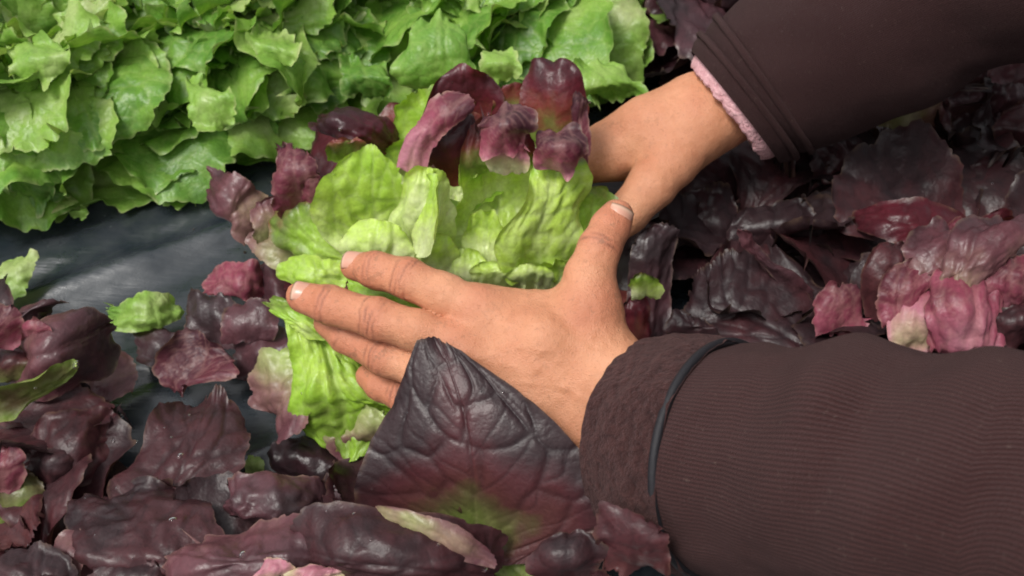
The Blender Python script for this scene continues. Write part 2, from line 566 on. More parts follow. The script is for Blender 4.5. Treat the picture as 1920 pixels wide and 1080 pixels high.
def nail(parent, chn, dirpx, side, up, ln, wd, lift):
    """curved nail plate; frame from camera-space tip joint, direction to the fingertip and outward normal"""
    p, r = camco(chn[0])
    p1, r1 = camco(chn[1])
    slope = (r1 - r) / np.linalg.norm(p1 - p)
    d = np.array(dirpx, float); d /= np.linalg.norm(d)
    n = np.array(up, float); n -= d * (n @ d); n /= np.linalg.norm(n)
    sd_ = np.cross(d, n)
    nu_, nv_ = 13, 15
    U, T = np.meshgrid(np.linspace(-1, 1, nu_), np.linspace(0, 1, nv_))
    ang = U * 0.95
    half = wd / 2
    rr = half / math.sin(0.95)
    sh = np.sqrt(np.clip(1 - 0.35 * ((T - 0.5) * 2) ** 4 * U ** 2 * 0 , 0, 1))
    t2 = (T - 0.5) * (1 - 0.22 * U ** 2) + 0.5 + 0.05 * (U ** 2)
    xx = side + t2 * ln
    hgt = -slope * xx - 0.62 * np.where(xx > 0, r - np.sqrt(np.clip(r * r - xx * xx, 0, None)), 0)
    pos = (p + d * side + (t2 * ln)[..., None] * d + (np.sin(ang) * rr * sh)[..., None] * sd_
           + ((np.cos(ang) - 1) * rr + r + lift + hgt)[..., None] * n)
    Vt = pos.reshape(-1, 3)
    V = np.concatenate([Vt, Vt - n * 0.0009])
    Fc = grid_faces(nv_, nu_)
    m = nu_ * nv_
    rimi = [i for i in range(nu_)] + [j * nu_ + nu_ - 1 for j in range(1, nv_)] + [(nv_ - 1) * nu_ + i for i in range(nu_ - 2, -1, -1)] + [j * nu_ for j in range(nv_ - 2, 0, -1)]
    side_f = [(a, b2, b2 + m, a + m) for a, b2 in zip(rimi, rimi[1:] + rimi[:1])]
    Fc = np.concatenate([Fc, Fc[:, ::-1] + m, np.array(side_f)[:, ::-1]])
    al = np.concatenate([T.ravel(), T.ravel()])
    o = mesh_obj('fingernail', cam2world(V), Fc, M['nail'], None, {'along': al})
    me = o.data
    off = np.array(person['_o'])
    co = np.empty(len(me.vertices) * 3, np.float32)
    me.vertices.foreach_get('co', co)
    me.vertices.foreach_set('co', (co.reshape(-1, 3) - off).astype(np.float32).ravel())
    o.parent = parent
    return o

# ---- near hand (back of the hand towards us, fingers to the left, thumb up)
index = [(664, 498, .578, 7.6), (706, 508, .570, 9.3), (768, 524, .562, 10.4), (835, 553, .557, 10.7), (905, 585, .556, 12.0)]
middle = [(566, 557, .574, 8.2), (618, 572, .567, 9.5), (708, 597, .557, 10.5), (785, 622, .553, 10.5), (868, 655, .551, 12.0)]
ring = [(614, 606, .586, 7.6), (650, 629, .579, 9.2), (722, 667, .568, 10.0), (788, 695, .561, 10.2), (850, 722, .555, 11.8)]
little = [(690, 706, .590, 6.8), (715, 722, .584, 8.0), (757, 742, .577, 8.8), (800, 762, .570, 9.2), (848, 785, .562, 11.0)]
thumb = [(1156, 404, .560, 8.6), (1144, 428, .557, 9.7), (1124, 464, .552, 10.6), (1106, 515, .549, 11.8), (1104, 575, .548, 14.5)]
palm = [[index[-1], (1020, 640, .546, 15.5), (1150, 700, .545, 16)], [middle[-1], (1145, 735, .541, 17)],
        [ring[-1], (990, 750, .548, 15.5), (1130, 772, .543, 17)], [(900, 622, .556, 11), (880, 690, .553, 11), (872, 755, .560, 10)], [(960, 640, .552, 13), (945, 755, .553, 12)], [little[-1], (980, 800, .555, 13), (1112, 812, .550, 16)],
        [(930, 577, .560, 9.5), (1060, 580, .553, 10.0)], [thumb[-1], (1128, 665, .548, 17)],
        [(1150, 722, .545, 20), (1420, 850, .50, 26)], [(1122, 800, .548, 19), (1400, 930, .505, 26)]]
js = [(index, 1, 'dip'), (index, 2, 'pip'), (index, 4, 'mcp'), (middle, 1, 'dip'), (middle, 2, 'pip'), (middle, 4, 'mcp'),
      (ring, 1, 'dip'), (ring, 2, 'pip'), (ring, 4, 'mcp'), (little, 2, 'pip'), (little, 4, 'mcp'), (thumb, 2, 'dip'), (thumb, 4, 'mcp')]
V, Q, N, disp, crease, red = build_hand('hand', [index, middle, ring, little, thumb], palm, 0.0011, joints=js)
for ch, wri in ((index, palm[0][2]), (middle, palm[1][1]), (ring, palm[2][2]), (little, palm[3][2])):      # extensor tendons
    (a, _), (b2, _) = camco(ch[-1]), camco(wri)
    d = b2 - a
    L = np.linalg.norm(d); d /= L
    rel = V - a
    s = rel @ d
    lat = np.abs(np.cross(rel, d) @ np.array([0, 0, 1.0]))
    lat = np.abs(rel[:, 0] * d[1] - rel[:, 1] * d[0])
    disp += 0.0005 * np.exp(-(lat / 0.0032) ** 2) * sstep(-0.005, 0.01, s) * (1 - sstep(L * 0.5, L * 0.8, s)) * np.clip(N[:, 2], 0, 1)
    disp -= 0.0003 * np.exp(-((lat - 0.0095) / 0.004) ** 2) * sstep(-0.003, 0.012, s) * (1 - sstep(L * 0.3, L * 0.6, s)) * np.clip(N[:, 2], 0, 1)
for line in ([(900, 668), (975, 650), (1050, 662), (1125, 700)], [(905, 735), (985, 716), (1060, 728), (1120, 760)], [(975, 650), (1010, 690), (1060, 728)], [(1000, 590), (1060, 625), (1110, 665)]):   # veins
    for (x0, y0), (x1, y1) in zip(line[:-1], line[1:]):
        ppx = 960 + V[:, 0] / -V[:, 2] * FPX
        ppy = 540 - V[:, 1] / -V[:, 2] * FPX
        tt = np.clip(((ppx - x0) * (x1 - x0) + (ppy - y0) * (y1 - y0)) / ((x1 - x0) ** 2 + (y1 - y0) ** 2), 0, 1)
        dd = np.hypot(ppx - x0 - tt * (x1 - x0), ppy - y0 - tt * (y1 - y0)) + 3 * vnoise(V * 130, 77)
        disp = disp + 0.00038 * np.exp(-(dd / 7.0) ** 2) * np.clip(N[:, 2], 0, 1)
# fingers are redder and grubbier than the back of the hand
tip = np.array([camco(middle[0])[0], camco(index[0])[0], camco(ring[1])[0], camco(little[0])[0], camco(thumb[0])[0]])
dt = np.min(np.linalg.norm(V[:, None, :] - tip[None], axis=2), axis=1)
red = np.clip(np.maximum(red, 0.75 * (1 - sstep(0.008, 0.06, dt))) + 0.25 * fbm(V * 60, 21, 2), 0, 1)
Vw = cam2world(V + N * disp[:, None])
hand = mesh_obj('hand', Vw, Q, M['skin'], person, {'crease': crease, 'red': red})
hand['label'] = 'bare hand with spread thumb, fingers pressed flat on the opened lettuce'
nail(hand, middle, (-52, 14, 0.002), -0.0072, (-0.25, 0.62, 0.95), 0.0122, 0.0114, 0.0013)
nail(hand, index, (-42, 8, -12), -0.0066, (-0.65, 0.55, 0.62), 0.0112, 0.0106, 0.0013)
nail(hand, thumb, (11, 22, 0.002), -0.0090, (0.32, 0.12, 1.0), 0.0142, 0.0130, 0.0013)

# ---- far hand (reaching in behind the lettuce, thumb towards us)
fbk = [(1385, 165, .690, 19), (1300, 205, .690, 19), (1215, 245, .690, 19), (1150, 275, .695, 16)]
fbk2 = [(1390, 205, .685, 18), (1310, 235, .682, 17), (1235, 262, .682, 15), (1160, 290, .688, 13)]
f1 = [(1150, 270, .700, 14.5), (1075, 285, .705, 11), (1030, 330, .720, 9.5), (1010, 370, .73, 8)]
f2 = [(1150, 297, .690, 13.5), (1080, 316, .692, 10.5), (1040, 360, .705, 9.5), (1020, 400, .72, 8)]
th2 = [(1300, 250, .680, 17), (1262, 302, .672, 16.0), (1220, 350, .665, 14.0), (1180, 396, .660, 12.5), (1140, 440, .665, 10)]
arm2 = [(1385, 165, .690, 19), (1500, 90, .68, 24)]
V, Q, N, disp, crease, red = build_hand('hand', [f1, f2, th2], [fbk, fbk2, arm2, [th2[0], (1330, 225, .685, 18)]], 0.0016, kp=0.013, kf=0.009,
                                         joints=[(th2, 2, 'mcp')])
red = np.clip(0.15 + 0.35 * fbm(V * 45, 31, 2) + red * 0.3, 0, 1)
Vw = cam2world(V + N * disp[:, None])
hand2 = mesh_obj('hand', Vw, Q, M['skin'], person, {'crease': crease, 'red': red})
hand2['label'] = 'bare hand reaching down behind the red lettuce leaves'

# ---- sleeves: swept tubes
def tube(name, path, mat, nseg, nring, parent=None, t0=0.0, t1=1.0, dr=0.0, fold=None, seed=0, ret=False, flat=1.0):
    pts = [camco(j) for j in path]
    P = np.array([np.append(p, r) for p, r in pts])
    T = np.linspace(t0, t1, nseg)
    Q_ = crom(P, T)
    c, r = Q_[:, :3], Q_[:, 3] + dr
    fine = crom(P, np.clip(T + 1e-3, 0, 1)) - crom(P, np.clip(T - 1e-3, 0, 1))
    d = fine[:, :3] / np.linalg.norm(fine[:, :3], axis=1)[:, None]
    view = np.array([0, 0, 1.0])
    a = np.cross(d, view)            # in-image side
    a /= np.linalg.norm(a, axis=1)[:, None]
    b2 = np.cross(a, d)              # towards the viewer
    th = np.linspace(0, 2 * math.pi, nring, endpoint=False)
    ln = np.concatenate([[0], np.cumsum(np.linalg.norm(np.diff(c, axis=0), axis=1))])
    V = c[:, None] + (np.cos(th)[None, :, None] * a[:, None] + flat * np.sin(th)[None, :, None] * b2[:, None]) * r[:, None, None]
    nrm = V - c[:, None]
    nrm /= np.linalg.norm(nrm, axis=2)[:, :, None]
    if fold is not None:
        V = V + nrm * fold(V, th[None, :], ln[:, None])[..., None]
    U = np.broadcast_to(th / (2 * math.pi), (nseg, nring))
    uv = np.stack([U, np.broadcast_to(ln[:, None], (nseg, nring))], -1).reshape(-1, 2)
    if ret:
        return V, nrm, uv
    F = grid_faces(nseg, nring, True)
    return mesh_obj(name, cam2world(V.reshape(-1, 3)), F, mat, parent, None, uv)

def child(o, parent):
    off = np.array(person['_o'])
    me = o.data
    co = np.empty(len(me.vertices) * 3, np.float32)
    me.vertices.foreach_get('co', co)
    me.vertices.foreach_set('co', (co.reshape(-1, 3) - off).astype(np.float32).ravel())
    o.parent = parent
    return o

npath = [(1198, 828, .548, 49), (1330, 856, .522, 53), (1500, 886, .487, 56), (1700, 925, .445, 58), (1950, 985, .40, 60), (2350, 1060, .35, 64), (3000, 900, .31, 68)]
def foldN(V, th, ln):
    x = ln
    top = np.clip(np.cos(th), 0, 1)
    f = 0.0060 * fbm(V * 12, 41, 3) - 0.0035 * np.abs(vnoise(V * np.array([26, 9, 14]), 48)) + 0.0012 * fbm(V * 50, 42, 2)
    f = f + 0.0045 * np.sin((x - 0.055 + 0.012 * np.sin(th * 2)) * 95) * np.exp(-((x - 0.09) / 0.05) ** 2) * (0.25 + 0.75 * np.abs(np.cos(th * 1.0 + 0.5)))
    f = f - 0.006 * np.exp(-((x - 0.062) / 0.012) ** 2) * top
    f = f + 0.0025 * np.sin(x * 38 + 2.2 * np.cos(th) + 1.5 * np.sin(2 * th)) * sstep(0.12, 0.25, x)
    return f
sleeve = tube('sleeve', npath, M['knit'], 260, 260, person, 0.185, 1.0, 0.0, foldN)
sleeve['label'] = 'thick brown ribbed sleeve filling the lower right corner'
def foldC(V, th, ln):
    return 0.0022 * fbm(V * 30, 43, 3) + 0.0009 * fbm(V * 170, 44, 2) + 0.004 * np.sin(ln / 0.055 * math.pi).clip(0, 1)
Vc, nrm, uv = tube('cuff', npath, M['fleece'], 60, 220, None, 0.0, 0.205, 0.0005, foldC, ret=True)
# turn the cuff edge inwards so that it has thickness
inner = []
c0 = Vc.mean(1, keepdims=True)
for k, (ins, back) in enumerate(((0.0025, -0.0012), (0.006, 0.0005), (0.010, 0.006), (0.012, 0.02), (0.016, 0.05))):
    axd = (c0[3] - c0[0]); axd = axd / np.linalg.norm(axd)
    inner.append(Vc[0] - nrm[0] * ins + axd * back)
Vc = np.concatenate([np.array(inner)[::-1], Vc])
uvc = np.zeros((Vc.shape[0] * Vc.shape[1], 2))
cuff = child(mesh_obj('cuff', cam2world(Vc.reshape(-1, 3)), grid_faces(Vc.shape[0], Vc.shape[1], True), M['fleece'], None, None, uvc), sleeve)

def ring_tube(name, path, t, rad, mat, parent, dr=0.0, fold=None):
    V, nrm, uv = tube(name, path, mat, 3, 160, None, t - 0.002, t + 0.002, dr, fold, ret=True)
    ctr, nr = V[1], nrm[1]
    tang = np.roll(ctr, -1, 0) - np.roll(ctr, 1, 0)
    tang /= np.linalg.norm(tang, axis=1)[:, None]
    bi = np.cross(tang, nr)
    ph = np.linspace(0, 2 * math.pi, 10, endpoint=False)
    W_ = ctr[:, None] + rad * (np.cos(ph)[None, :, None] * nr[:, None] + np.sin(ph)[None, :, None] * bi[:, None])
    n, m = 160, 10
    i, j = np.meshgrid(np.arange(n), np.arange(m), indexing='ij')
    Fq = np.stack([i * m + j, ((i + 1) % n) * m + j, ((i + 1) % n) * m + (j + 1) % m, i * m + (j + 1) % m], -1).reshape(-1, 4)
    return child(mesh_obj(name, cam2world(W_.reshape(-1, 3)), Fq, mat), parent)
ring_tube('piping', npath, 0.195, 0.0023, M['piping'], sleeve, 0.0015)

fpath = [(1362, 212, .690, 43), (1446, 148, .682, 49), (1566, 74, .668, 55), (1740, -10, .645, 58), (1980, -110, .60, 62), (2400, -260, .53, 66), (3000, -300, .45, 70)]
def foldF(V, th, ln):
    return 0.005 * fbm(V * 14, 51, 3) + 0.004 * np.sin(ln * 75 + 2 * np.sin(th + 1)) * sstep(0.03, 0.08, ln) * 0.6
sleeve2 = tube('sleeve', fpath, M['knit_plain'], 170, 160, person, 0.14, 1.0, 0.0, foldF)
sleeve2['label'] = 'dark brown sleeve with pink lining showing at the wrist'
def foldG(V, th, ln):
    return 0.002 * fbm(V * 20, 52, 3) + 0.0020 * np.abs(np.sin(ln / 0.013 * math.pi))
Vc, nrm, uv = tube('cuff', fpath, M['knit_plain'], 40, 160, None, 0.031, 0.150, 0.0008, foldG, ret=True)
child(mesh_obj('cuff', cam2world(Vc.reshape(-1, 3)), grid_faces(40, 160, True), M['knit_plain'], None, None, uv), sleeve2)
ring_tube('piping', fpath, 0.085, 0.0022, M['knit_plain'], sleeve2, 0.0028)
ring_tube('piping', fpath, 0.142, 0.0024, M['knit_plain'], sleeve2, 0.0030)
# pink lining peeping out of the cuff, its edge frayed
Vc, nrm, uv = tube('lining', fpath, M['lining'], 16, 220, None, 0.0, 0.09, -0.0035, None, ret=True)
ax2 = Vc[4].mean(0) - Vc[0].mean(0); ax2 /= np.linalg.norm(ax2)
fr = 0.0010 * fbm(np.stack([np.arange(220) * 0.21, np.zeros(220), np.zeros(220)], -1), 61, 3)
tri = np.linspace(1, 0, 16) ** 2
Vc = Vc + (fr[None, :] * tri[:, None])[..., None] * ax2 - nrm * 0.003 * (np.linspace(1, 0, 16) ** 6)[:, None, None] + nrm * (0.0006 * fbm(Vc * 120, 62, 2))[..., None]
Vc = np.concatenate([[Vc[0] - nrm[0] * 0.0035 + ax2 * 0.03, Vc[0] - nrm[0] * 0.0035 + ax2 * 0.002], Vc])
child(mesh_obj('lining', cam2world(Vc.reshape(-1, 3)), grid_faces(18, 220, True), M['lining']), sleeve2)

# ---- jacket body at the far end of the sleeves (out of the picture, on the right)
tw = np.array([[0.62, -0.14, 0.30, .15], [0.66, -0.13, 0.50, .15], [0.62, -0.12, 0.64, .11]])
sh = [np.array([0.52, -0.30, 0.58]), np.array([0.56, 0.06, 0.60])]
def c2w(j):
    q, r = camco(j)
    return cam2world(q[None])[0], r
vox = 0.012
lo, hi = np.array([0.15, -0.62, 0.08]), np.array([0.95, 0.35, 0.82])
ax = [np.arange(lo[i], hi[i], vox) for i in range(3)]
P = np.stack(np.meshgrid(*ax, indexing='ij'), -1)
F = None
for a, b2 in ((0, 1), (1, 2)):
    d = roundcone(P, tw[a, :3], tw[b2, :3], tw[a, 3], tw[b2, 3])
    F = d if F is None else smin(F, d, 0.05)
F = smin(F, roundcone(P, sh[0], sh[1], 0.085, 0.085), 0.06)
for e_, s_ in ((npath[-1], sh[0]), (fpath[-1], sh[1])):
    q, r = c2w(e_)
    F = smin(F, roundcone(P, q, s_, r + 0.002, 0.08), 0.03)
F = F + 0.006 * fbm(P * 11, 71, 2)
V, Q = surface_nets(F, lo, vox)
jk = mesh_obj('jacket', V, Q, M['fleece'], person)
jk['label'] = 'brown jacket body'
# ------------------------------------------------------------------ lettuce leaves
BUL = np.array([0.0, -0.67, 0.742])

def rows_surface(rows):
    """rows from base to tip: (lx,ly,lz, rx,ry,rz, bulge) pixels, heights in cm, bulge in mm"""
    A = []
    for r in rows:
        L, Rr = Z(r[0], r[1], r[2] / 100), Z(r[3], r[4], r[5] / 100)
        Cc = (L + Rr) / 2 + BUL * r[6] / 1000
        A.append([L, Cc, Rr])
    A = np.array(A)
    def S(u, v):
        K = crom(A, v.ravel()).reshape(v.shape + (3, 3))
        l, c, r = K[..., 0, :], K[..., 1, :], K[..., 2, :]
        u = u[..., None]
        return l * u * (u - 1) / 2 + c * (1 - u * u) + r * u * (u + 1) / 2
    return S

def spine_surface(base, az, L, Wd, el0, curl, cup, twist=0.0, neck=0.25, side=0.0):
    """a leaf growing from base towards azimuth az; el0 start elevation, curl change of elevation to the tip"""
    n = 40
    s = np.linspace(0, 1, n)
    el = el0 + curl * s ** 1.3
    azs = az + side * s ** 2
    d = np.stack([np.cos(el) * np.cos(azs), np.cos(el) * np.sin(azs), np.sin(el)], -1)
    c = np.asarray(base) + np.concatenate([[np.zeros(3)], np.cumsum(d[:-1] * (L / (n - 1)), 0)])
    lat = np.stack([-np.sin(azs), np.cos(azs), azs * 0], -1)
    nn = np.cross(d, lat)
    nn = -nn if nn[0][2] < 0 else nn
    tw = twist * s
    lat2 = lat * np.cos(tw)[:, None] + nn * np.sin(tw)[:, None]
    nn2 = nn * np.cos(tw)[:, None] - lat * np.sin(tw)[:, None]
    wid = Wd * 0.5 * (neck + (1 - neck) * sstep(0.0, 0.65, s))
    K = np.stack([c, lat2 * wid[:, None], nn2 * (cup * wid)[:, None]], 1)
    def S(u, v):
        q = crom(K, v.ravel()).reshape(v.shape + (3, 3))
        return q[..., 0, :] + q[..., 1, :] * u[..., None] + q[..., 2, :] * (u ** 2)[..., None]
    return S

LSEED = [100]
def leaf(S, mat, parent=None, tint=(0.3, 0.6, 0.1, 0.15), ruf=3.0, nr=5, jag=0.06, rnd=(0.55, 0.35), blis=0.8, cell=13.0,
         rough=1.0, res=1.9, rib=2.6, name='leaf', fold=None, maxn=110, crimp=0.0, zmin=0.0015, tr=(0.05, 0.95), pleat=0.0, npl=5.0, curl=2.5, tu=0.0, warp=2.5, seed=None, crease=None):
    LSEED[0] += 1
    sd_ = LSEED[0] if seed is None else seed
    rg = np.random.RandomState(sd_)
    soft = mat in ('dark', 'mauve', 'pink')
    if crease is None:
        crease = 0.26 if soft else 0.10
    if soft and seed is None:
        jag = jag * 1.5
    # physical size
    uu = np.linspace(-1, 1, 9); vv = np.linspace(0, 1, 9)
    Uq, Vq = np.meshgrid(uu, vv)
    q = S(Uq, Vq)
    Lu = np.linalg.norm(np.diff(q, axis=1), axis=2).sum(1).max()
    Lv = np.linalg.norm(np.diff(q, axis=0), axis=2).sum(0).max()
    nu = int(np.clip(Lu / (res / 1000), 14, maxn)); nv = int(np.clip(Lv / (res / 1000), 14, maxn))
    U, T = np.meshgrid(np.linspace(-1, 1, nu), np.linspace(-1, 1, nv))
    kk = np.where(T > 0, rnd[0], rnd[1])
    u2 = U * np.sqrt(1 - kk * T * T / 2)
    t2 = T * np.sqrt(1 - kk * U * U / 2)
    r = np.maximum(np.abs(U), np.abs(T))
    rb = np.where(T < 0, np.maximum(np.abs(U), 0.0), r)      # rim without the base end
    th = np.arctan2(t2, u2)
    cs = np.stack([np.cos(th), np.sin(th), th * 0 + sd_ * 3.7], -1)
    small = min(1.0, min(Lu, Lv) / 0.05)
    ruf = min(ruf, 55 * min(Lu, Lv))
    nr = max(2, int(round(nr * (0.5 + 0.5 * small))))
    nj = 0.45 * vnoise(cs * 1.6, sd_) + 0.30 * small * vnoise(cs * 5.0, sd_ + 1) + 0.45 * vnoise(cs * 11, sd_ + 2) + 0.35 * vnoise(cs * 24, sd_ + 5)
    notch = np.clip(vnoise(cs * 4.0, sd_ + 3) - 0.45, 0, 1) * 2.4
    sc = 1 - jag * (np.clip(nj + 0.4, -0.4, 2) + notch) * r ** 4
    u2, t2 = u2 * sc, t2 * sc
    P = S(u2, (t2 + 1) / 2)
    a, b_ = u2 * Lu / 2, (t2 + 1) / 2 * Lv
    du = np.gradient(P, axis=1); dv = np.gradient(P, axis=0)
    n = np.cross(du, dv)
    n /= np.linalg.norm(n, axis=2)[..., None] + 1e-12
    if n[nv // 2, nu // 2] @ BUL < 0:
        n = -n
    # vein network: midrib, side veins, polygons between them
    c = cell / 1000
    aw = a + 0.25 * c * vnoise(np.stack([a / c, b_ / c, a * 0 + sd_], -1), 3)
    bw = b_ + 0.25 * c * vnoise(np.stack([a / c, b_ / c, a * 0 + sd_ + 9], -1), 4)
    na, nb = int(Lu / c) + 3, int(Lv / c) + 3
    ga, gb = np.meshgrid((np.arange(na) - na / 2 + 0.5) * c, (np.arange(nb) - 0.5) * c)
    seeds = np.stack([ga, gb], -1).reshape(-1, 2) + rg.uniform(-0.38, 0.38, (na * nb, 2)) * c
    # shear cells so that the side veins climb outwards
    pt = np.stack([aw, bw - 0.7 * np.abs(aw)], -1).reshape(-1, 2).astype(np.float32)
    s2 = np.stack([seeds[:, 0], seeds[:, 1] - 0.7 * np.abs(seeds[:, 0])], -1).astype(np.float32)
    d2 = ((pt[:, None, :] - s2[None]) ** 2).sum(2)
    d2 = np.sqrt(np.partition(d2, 1, axis=1)[:, :2])
    e = ((d2[:, 1] - d2[:, 0]) / c).reshape(a.shape)
    ribw = rib / 1000 * (1.15 - (t2 + 1) / 2)
    rb_ = np.abs(a) / np.maximum(ribw, 0.0004)
    vein = np.minimum(sstep(0.0, 0.22, e), sstep(0.4, 1.3, rb_))
    shp = 0.75 if cell < 15 else 0.42
    q_ = (b_ - 0.85 * np.abs(a) + 0.006 * vnoise(np.stack([a * 60, b_ * 60, a * 0 + sd_], -1), 6)) / (Lv / 6.5) + np.sign(a) * 0.23
    dl = np.abs(q_ - np.floor(q_) - 0.5) * (Lv / 6.5)
    lw = 0.0007 * (1.3 - r)
    lat_ = sstep(0.3, 1.6, dl / np.maximum(lw, 0.0002))
    vein = np.minimum(vein, lat_)
    dome = 1 - np.clip(1 - e / shp, 0, 1) ** 2
    if cell >= 15:
        blis = blis * 0.5
        rib = rib * 0.6
    midg = -np.exp(-(rb_ / 1.4) ** 2)
    disp = blis / 1000 * (dome - 0.5 + 0.8 * midg - 0.3 * np.exp(-(dl / 0.0012) ** 2)) * (1 - 0.3 * r ** 6)
    wl = np.linalg.norm(np.diff(P, axis=1), axis=2).sum(1) / Lu
    disp = disp * np.clip(wl * 1.6, 0, 1)[:, None]
    rph = rg.uniform(0, 6.28)
    disp = disp + ruf / 1000 * r ** 4 * (np.sin(th * nr + rph + 1.6 * vnoise(cs * 1.7, sd_ + 7)) + 0.8 * vnoise(cs * 3.3, sd_ + 8) + crimp * (0.6 * r ** 3 * np.sin(th * nr * 2.7 + rph * 2 + 1.5 * vnoise(cs * 4, sd_ + 9)) + 0.5 * r ** 6 * vnoise(cs * 7, sd_ + 19)))
    disp = disp - curl / 1000 * np.clip((r - 0.8) / 0.2, 0, 1) ** 2 * (2.0 * small * vnoise(cs * 2.1, sd_ + 25) - 0.25)
    disp = disp + rough / 1000 * (1.2 * fbm(P * 38, sd_ + 11, 2) + 1.5 * (0.33 - np.abs(vnoise(P * 62, sd_ + 12))) + 0.9 * (0.33 - np.abs(vnoise(P * 130, sd_ + 14))) + 0.25 * vnoise(P * 240, sd_ + 13))
    disp = disp + warp / 1000 * small * (1.3 * vnoise(P * 17, sd_ + 40) + 0.7 * np.abs(vnoise(P * 34, sd_ + 41)))
    for _k in range(2):          # folds across the blade
        ph_, off_, sg_ = rg.uniform(0, math.pi), rg.uniform(-0.3, 0.3) * min(Lu, Lv), rg.choice([-1, 1])
        dd_ = a * math.cos(ph_) + (b_ - Lv / 2) * math.sin(ph_) - off_ + 0.004 * vnoise(P * 40, sd_ + 50 + _k)
        dd_ = np.sqrt(dd_ ** 2 + 0.0015 ** 2)
        disp = disp + sg_ * crease * (dd_ - dd_.mean()) * rg.uniform(0.4, 1.0)
    if pleat:
        vv_ = (t2 + 1) / 2
        sp = u2 / (0.45 + 0.55 * vv_)
        q = np.stack([sp * npl + 1.3 * vnoise(P * 26, sd_ + 30), vv_ * 2.2, u2 * 0 + sd_], -1)
        pl_ = 1 - np.abs(vnoise(q, sd_ + 31)) * 2.2 + 0.5 * vnoise(q * np.array([2.1, 2.0, 1]), sd_ + 32)
        disp = disp + pleat / 1000 * pl_ * (1 - 0.45 * vv_)
    P = P + n * disp[..., None]
    if fold is not None:
        P = fold(P, u2, (t2 + 1) / 2)
    if zmin is not None:
        P[..., 2] = np.maximum(P[..., 2], zmin + 0.0015 * (1 + fbm(P * 60, sd_ + 20, 2)))
    t0, t1, te, tn = tint
    v = (t2 + 1) / 2
    ti = t0 + (t1 - t0) * sstep(tr[0], tr[1], v) + te * r ** 5 + tu * np.abs(u2) ** 1.5 + tn * fbm(P * 45, sd_ + 15, 3)
    rim = np.clip((rb - 0.955) / 0.045, 0, 1)
    o = mesh_obj(name, P.reshape(-1, 3), grid_faces(nv, nu), M[mat], parent, {'tint': ti, 'vein': vein, 'rim': rim})
    return o

def H(parent, mat, rows, tint, **k):
    return leaf(rows_surface(rows), mat, parent, tint, **k)

def loose(label, mat, rows, tint, name='leaf_scrap', group=None, cat='leaf', **k):
    """a torn leaf lying free: a thing of its own, origin where it lies"""
    cx = np.mean([[(r[0] + r[3]) / 2, (r[1] + r[4]) / 2] for r in rows], axis=0)
    base = Z(cx[0], cx[1], 0.0)
    class _P(dict):
        pass
    o = leaf(rows_surface(rows), mat, None, tint, name=name, **k)
    me = o.data
    co = np.empty(len(me.vertices) * 3, np.float32)
    me.vertices.foreach_get('co', co)
    me.vertices.foreach_set('co', (co.reshape(-1, 3) - base).astype(np.float32).ravel())
    o.location = [float(x) for x in base]
    o['label'] = label
    o['category'] = cat
    if group:
        o['group'] = group
    return o

def rosette(parent, base, rings, mat, seed, tint, Wr=0.85, azr=(0, 360), ruf=4, jag=0.08, blis=1.0, cell=13, res=2.6, rough=1.3, crimp=0.0, rnd=(0.6, 0.3), nr=6, dv=0.12, pleat=0.0):
    """rings: (count, length m, elevation deg, curl deg, cup) from the outside in"""
    rg = random.Random(seed)
    for (cnt, L, el, curl, cup) in rings:
        a0 = rg.uniform(0, 360)
        for i in range(cnt):
            az = azr[0] + (azr[1] - azr[0]) * (i + rg.uniform(-0.3, 0.3)) / cnt + (a0 if azr[1] - azr[0] >= 360 else 0)
            l = L * rg.uniform(0.8, 1.2)
            jit = rg.uniform(-1, 1)
            S = spine_surface(np.asarray(base) + np.array([0.012 * math.cos(R(az)), 0.012 * math.sin(R(az)), 0.012]), R(az), l, l * Wr * rg.uniform(0.8, 1.2),
                              R(el + 12 * jit), R(curl + rg.uniform(-25, 25)), cup * rg.uniform(0.5, 1.4), R(rg.uniform(-45, 45)), 0.35, R(rg.uniform(-25, 25)))
            dt = rg.uniform(-dv, dv)
            leaf(S, mat, parent, (tint[0] + dt, tint[1] + dt, tint[2], tint[3]), ruf=ruf * rg.uniform(0.6, 1.4), nr=nr + rg.randint(-2, 3), jag=jag,
                 rnd=rnd, blis=blis, cell=cell, res=res, rough=rough, crimp=crimp, pleat=pleat)
# ------------------------------------------------------------------ green lettuces, back left
def green_head(px, py, seed, label, scale=1.0, n=1.0, dt=0.0, res=2.4):
    base = Z(px, py, 0.0)
    t = thing('green_lettuce', label, 'lettuce', base, 'green lettuces growing behind the open one')
    k = scale
    rings = [(int(9 * n), 0.125 * k, 22, -55, 0.15), (int(9 * n), 0.125 * k, 42, -75, 0.1), (int(8 * n), 0.115 * k, 58, -70, 0.25),
             (int(7 * n), 0.10 * k, 72, -60, 0.35), (int(4 * n), 0.085 * k, 84, -40, 0.6)]
    rosette(t, base, rings, 'green', seed, (0.14 + dt, 0.40 + dt, 0.0, 0.18), Wr=0.95, ruf=6.5, jag=0.075, blis=0.8, cell=13, res=res, rough=1.2, crimp=0.7, nr=8, dv=0.2, rnd=(0.7, 0.3))
    rosette(t, base + np.array([0, 0, 0.01]), [(10, 0.085 * k, 50, -70, 0.2), (9, 0.085 * k, 68, -60, 0.3), (6, 0.075 * k, 80, -60, 0.4)], 'green', seed + 50, (0.08 + dt, 0.32 + dt, 0.0, 0.2), Wr=1.05, ruf=6.5, jag=0.09, blis=0.7, cell=10, res=res, rough=1.3, crimp=0.9, nr=9, dv=0.2, rnd=(0.7, 0.3))
    return t
gA = green_head(140, 215, 1, 'green lettuce at the left edge of the photo, nearest the bare black plastic', 1.06, 1.15)
gB = green_head(520, 130, 2, 'green lettuce directly behind the dark rolled leaf of the open lettuce', 1.0, 1.1, 0.06)
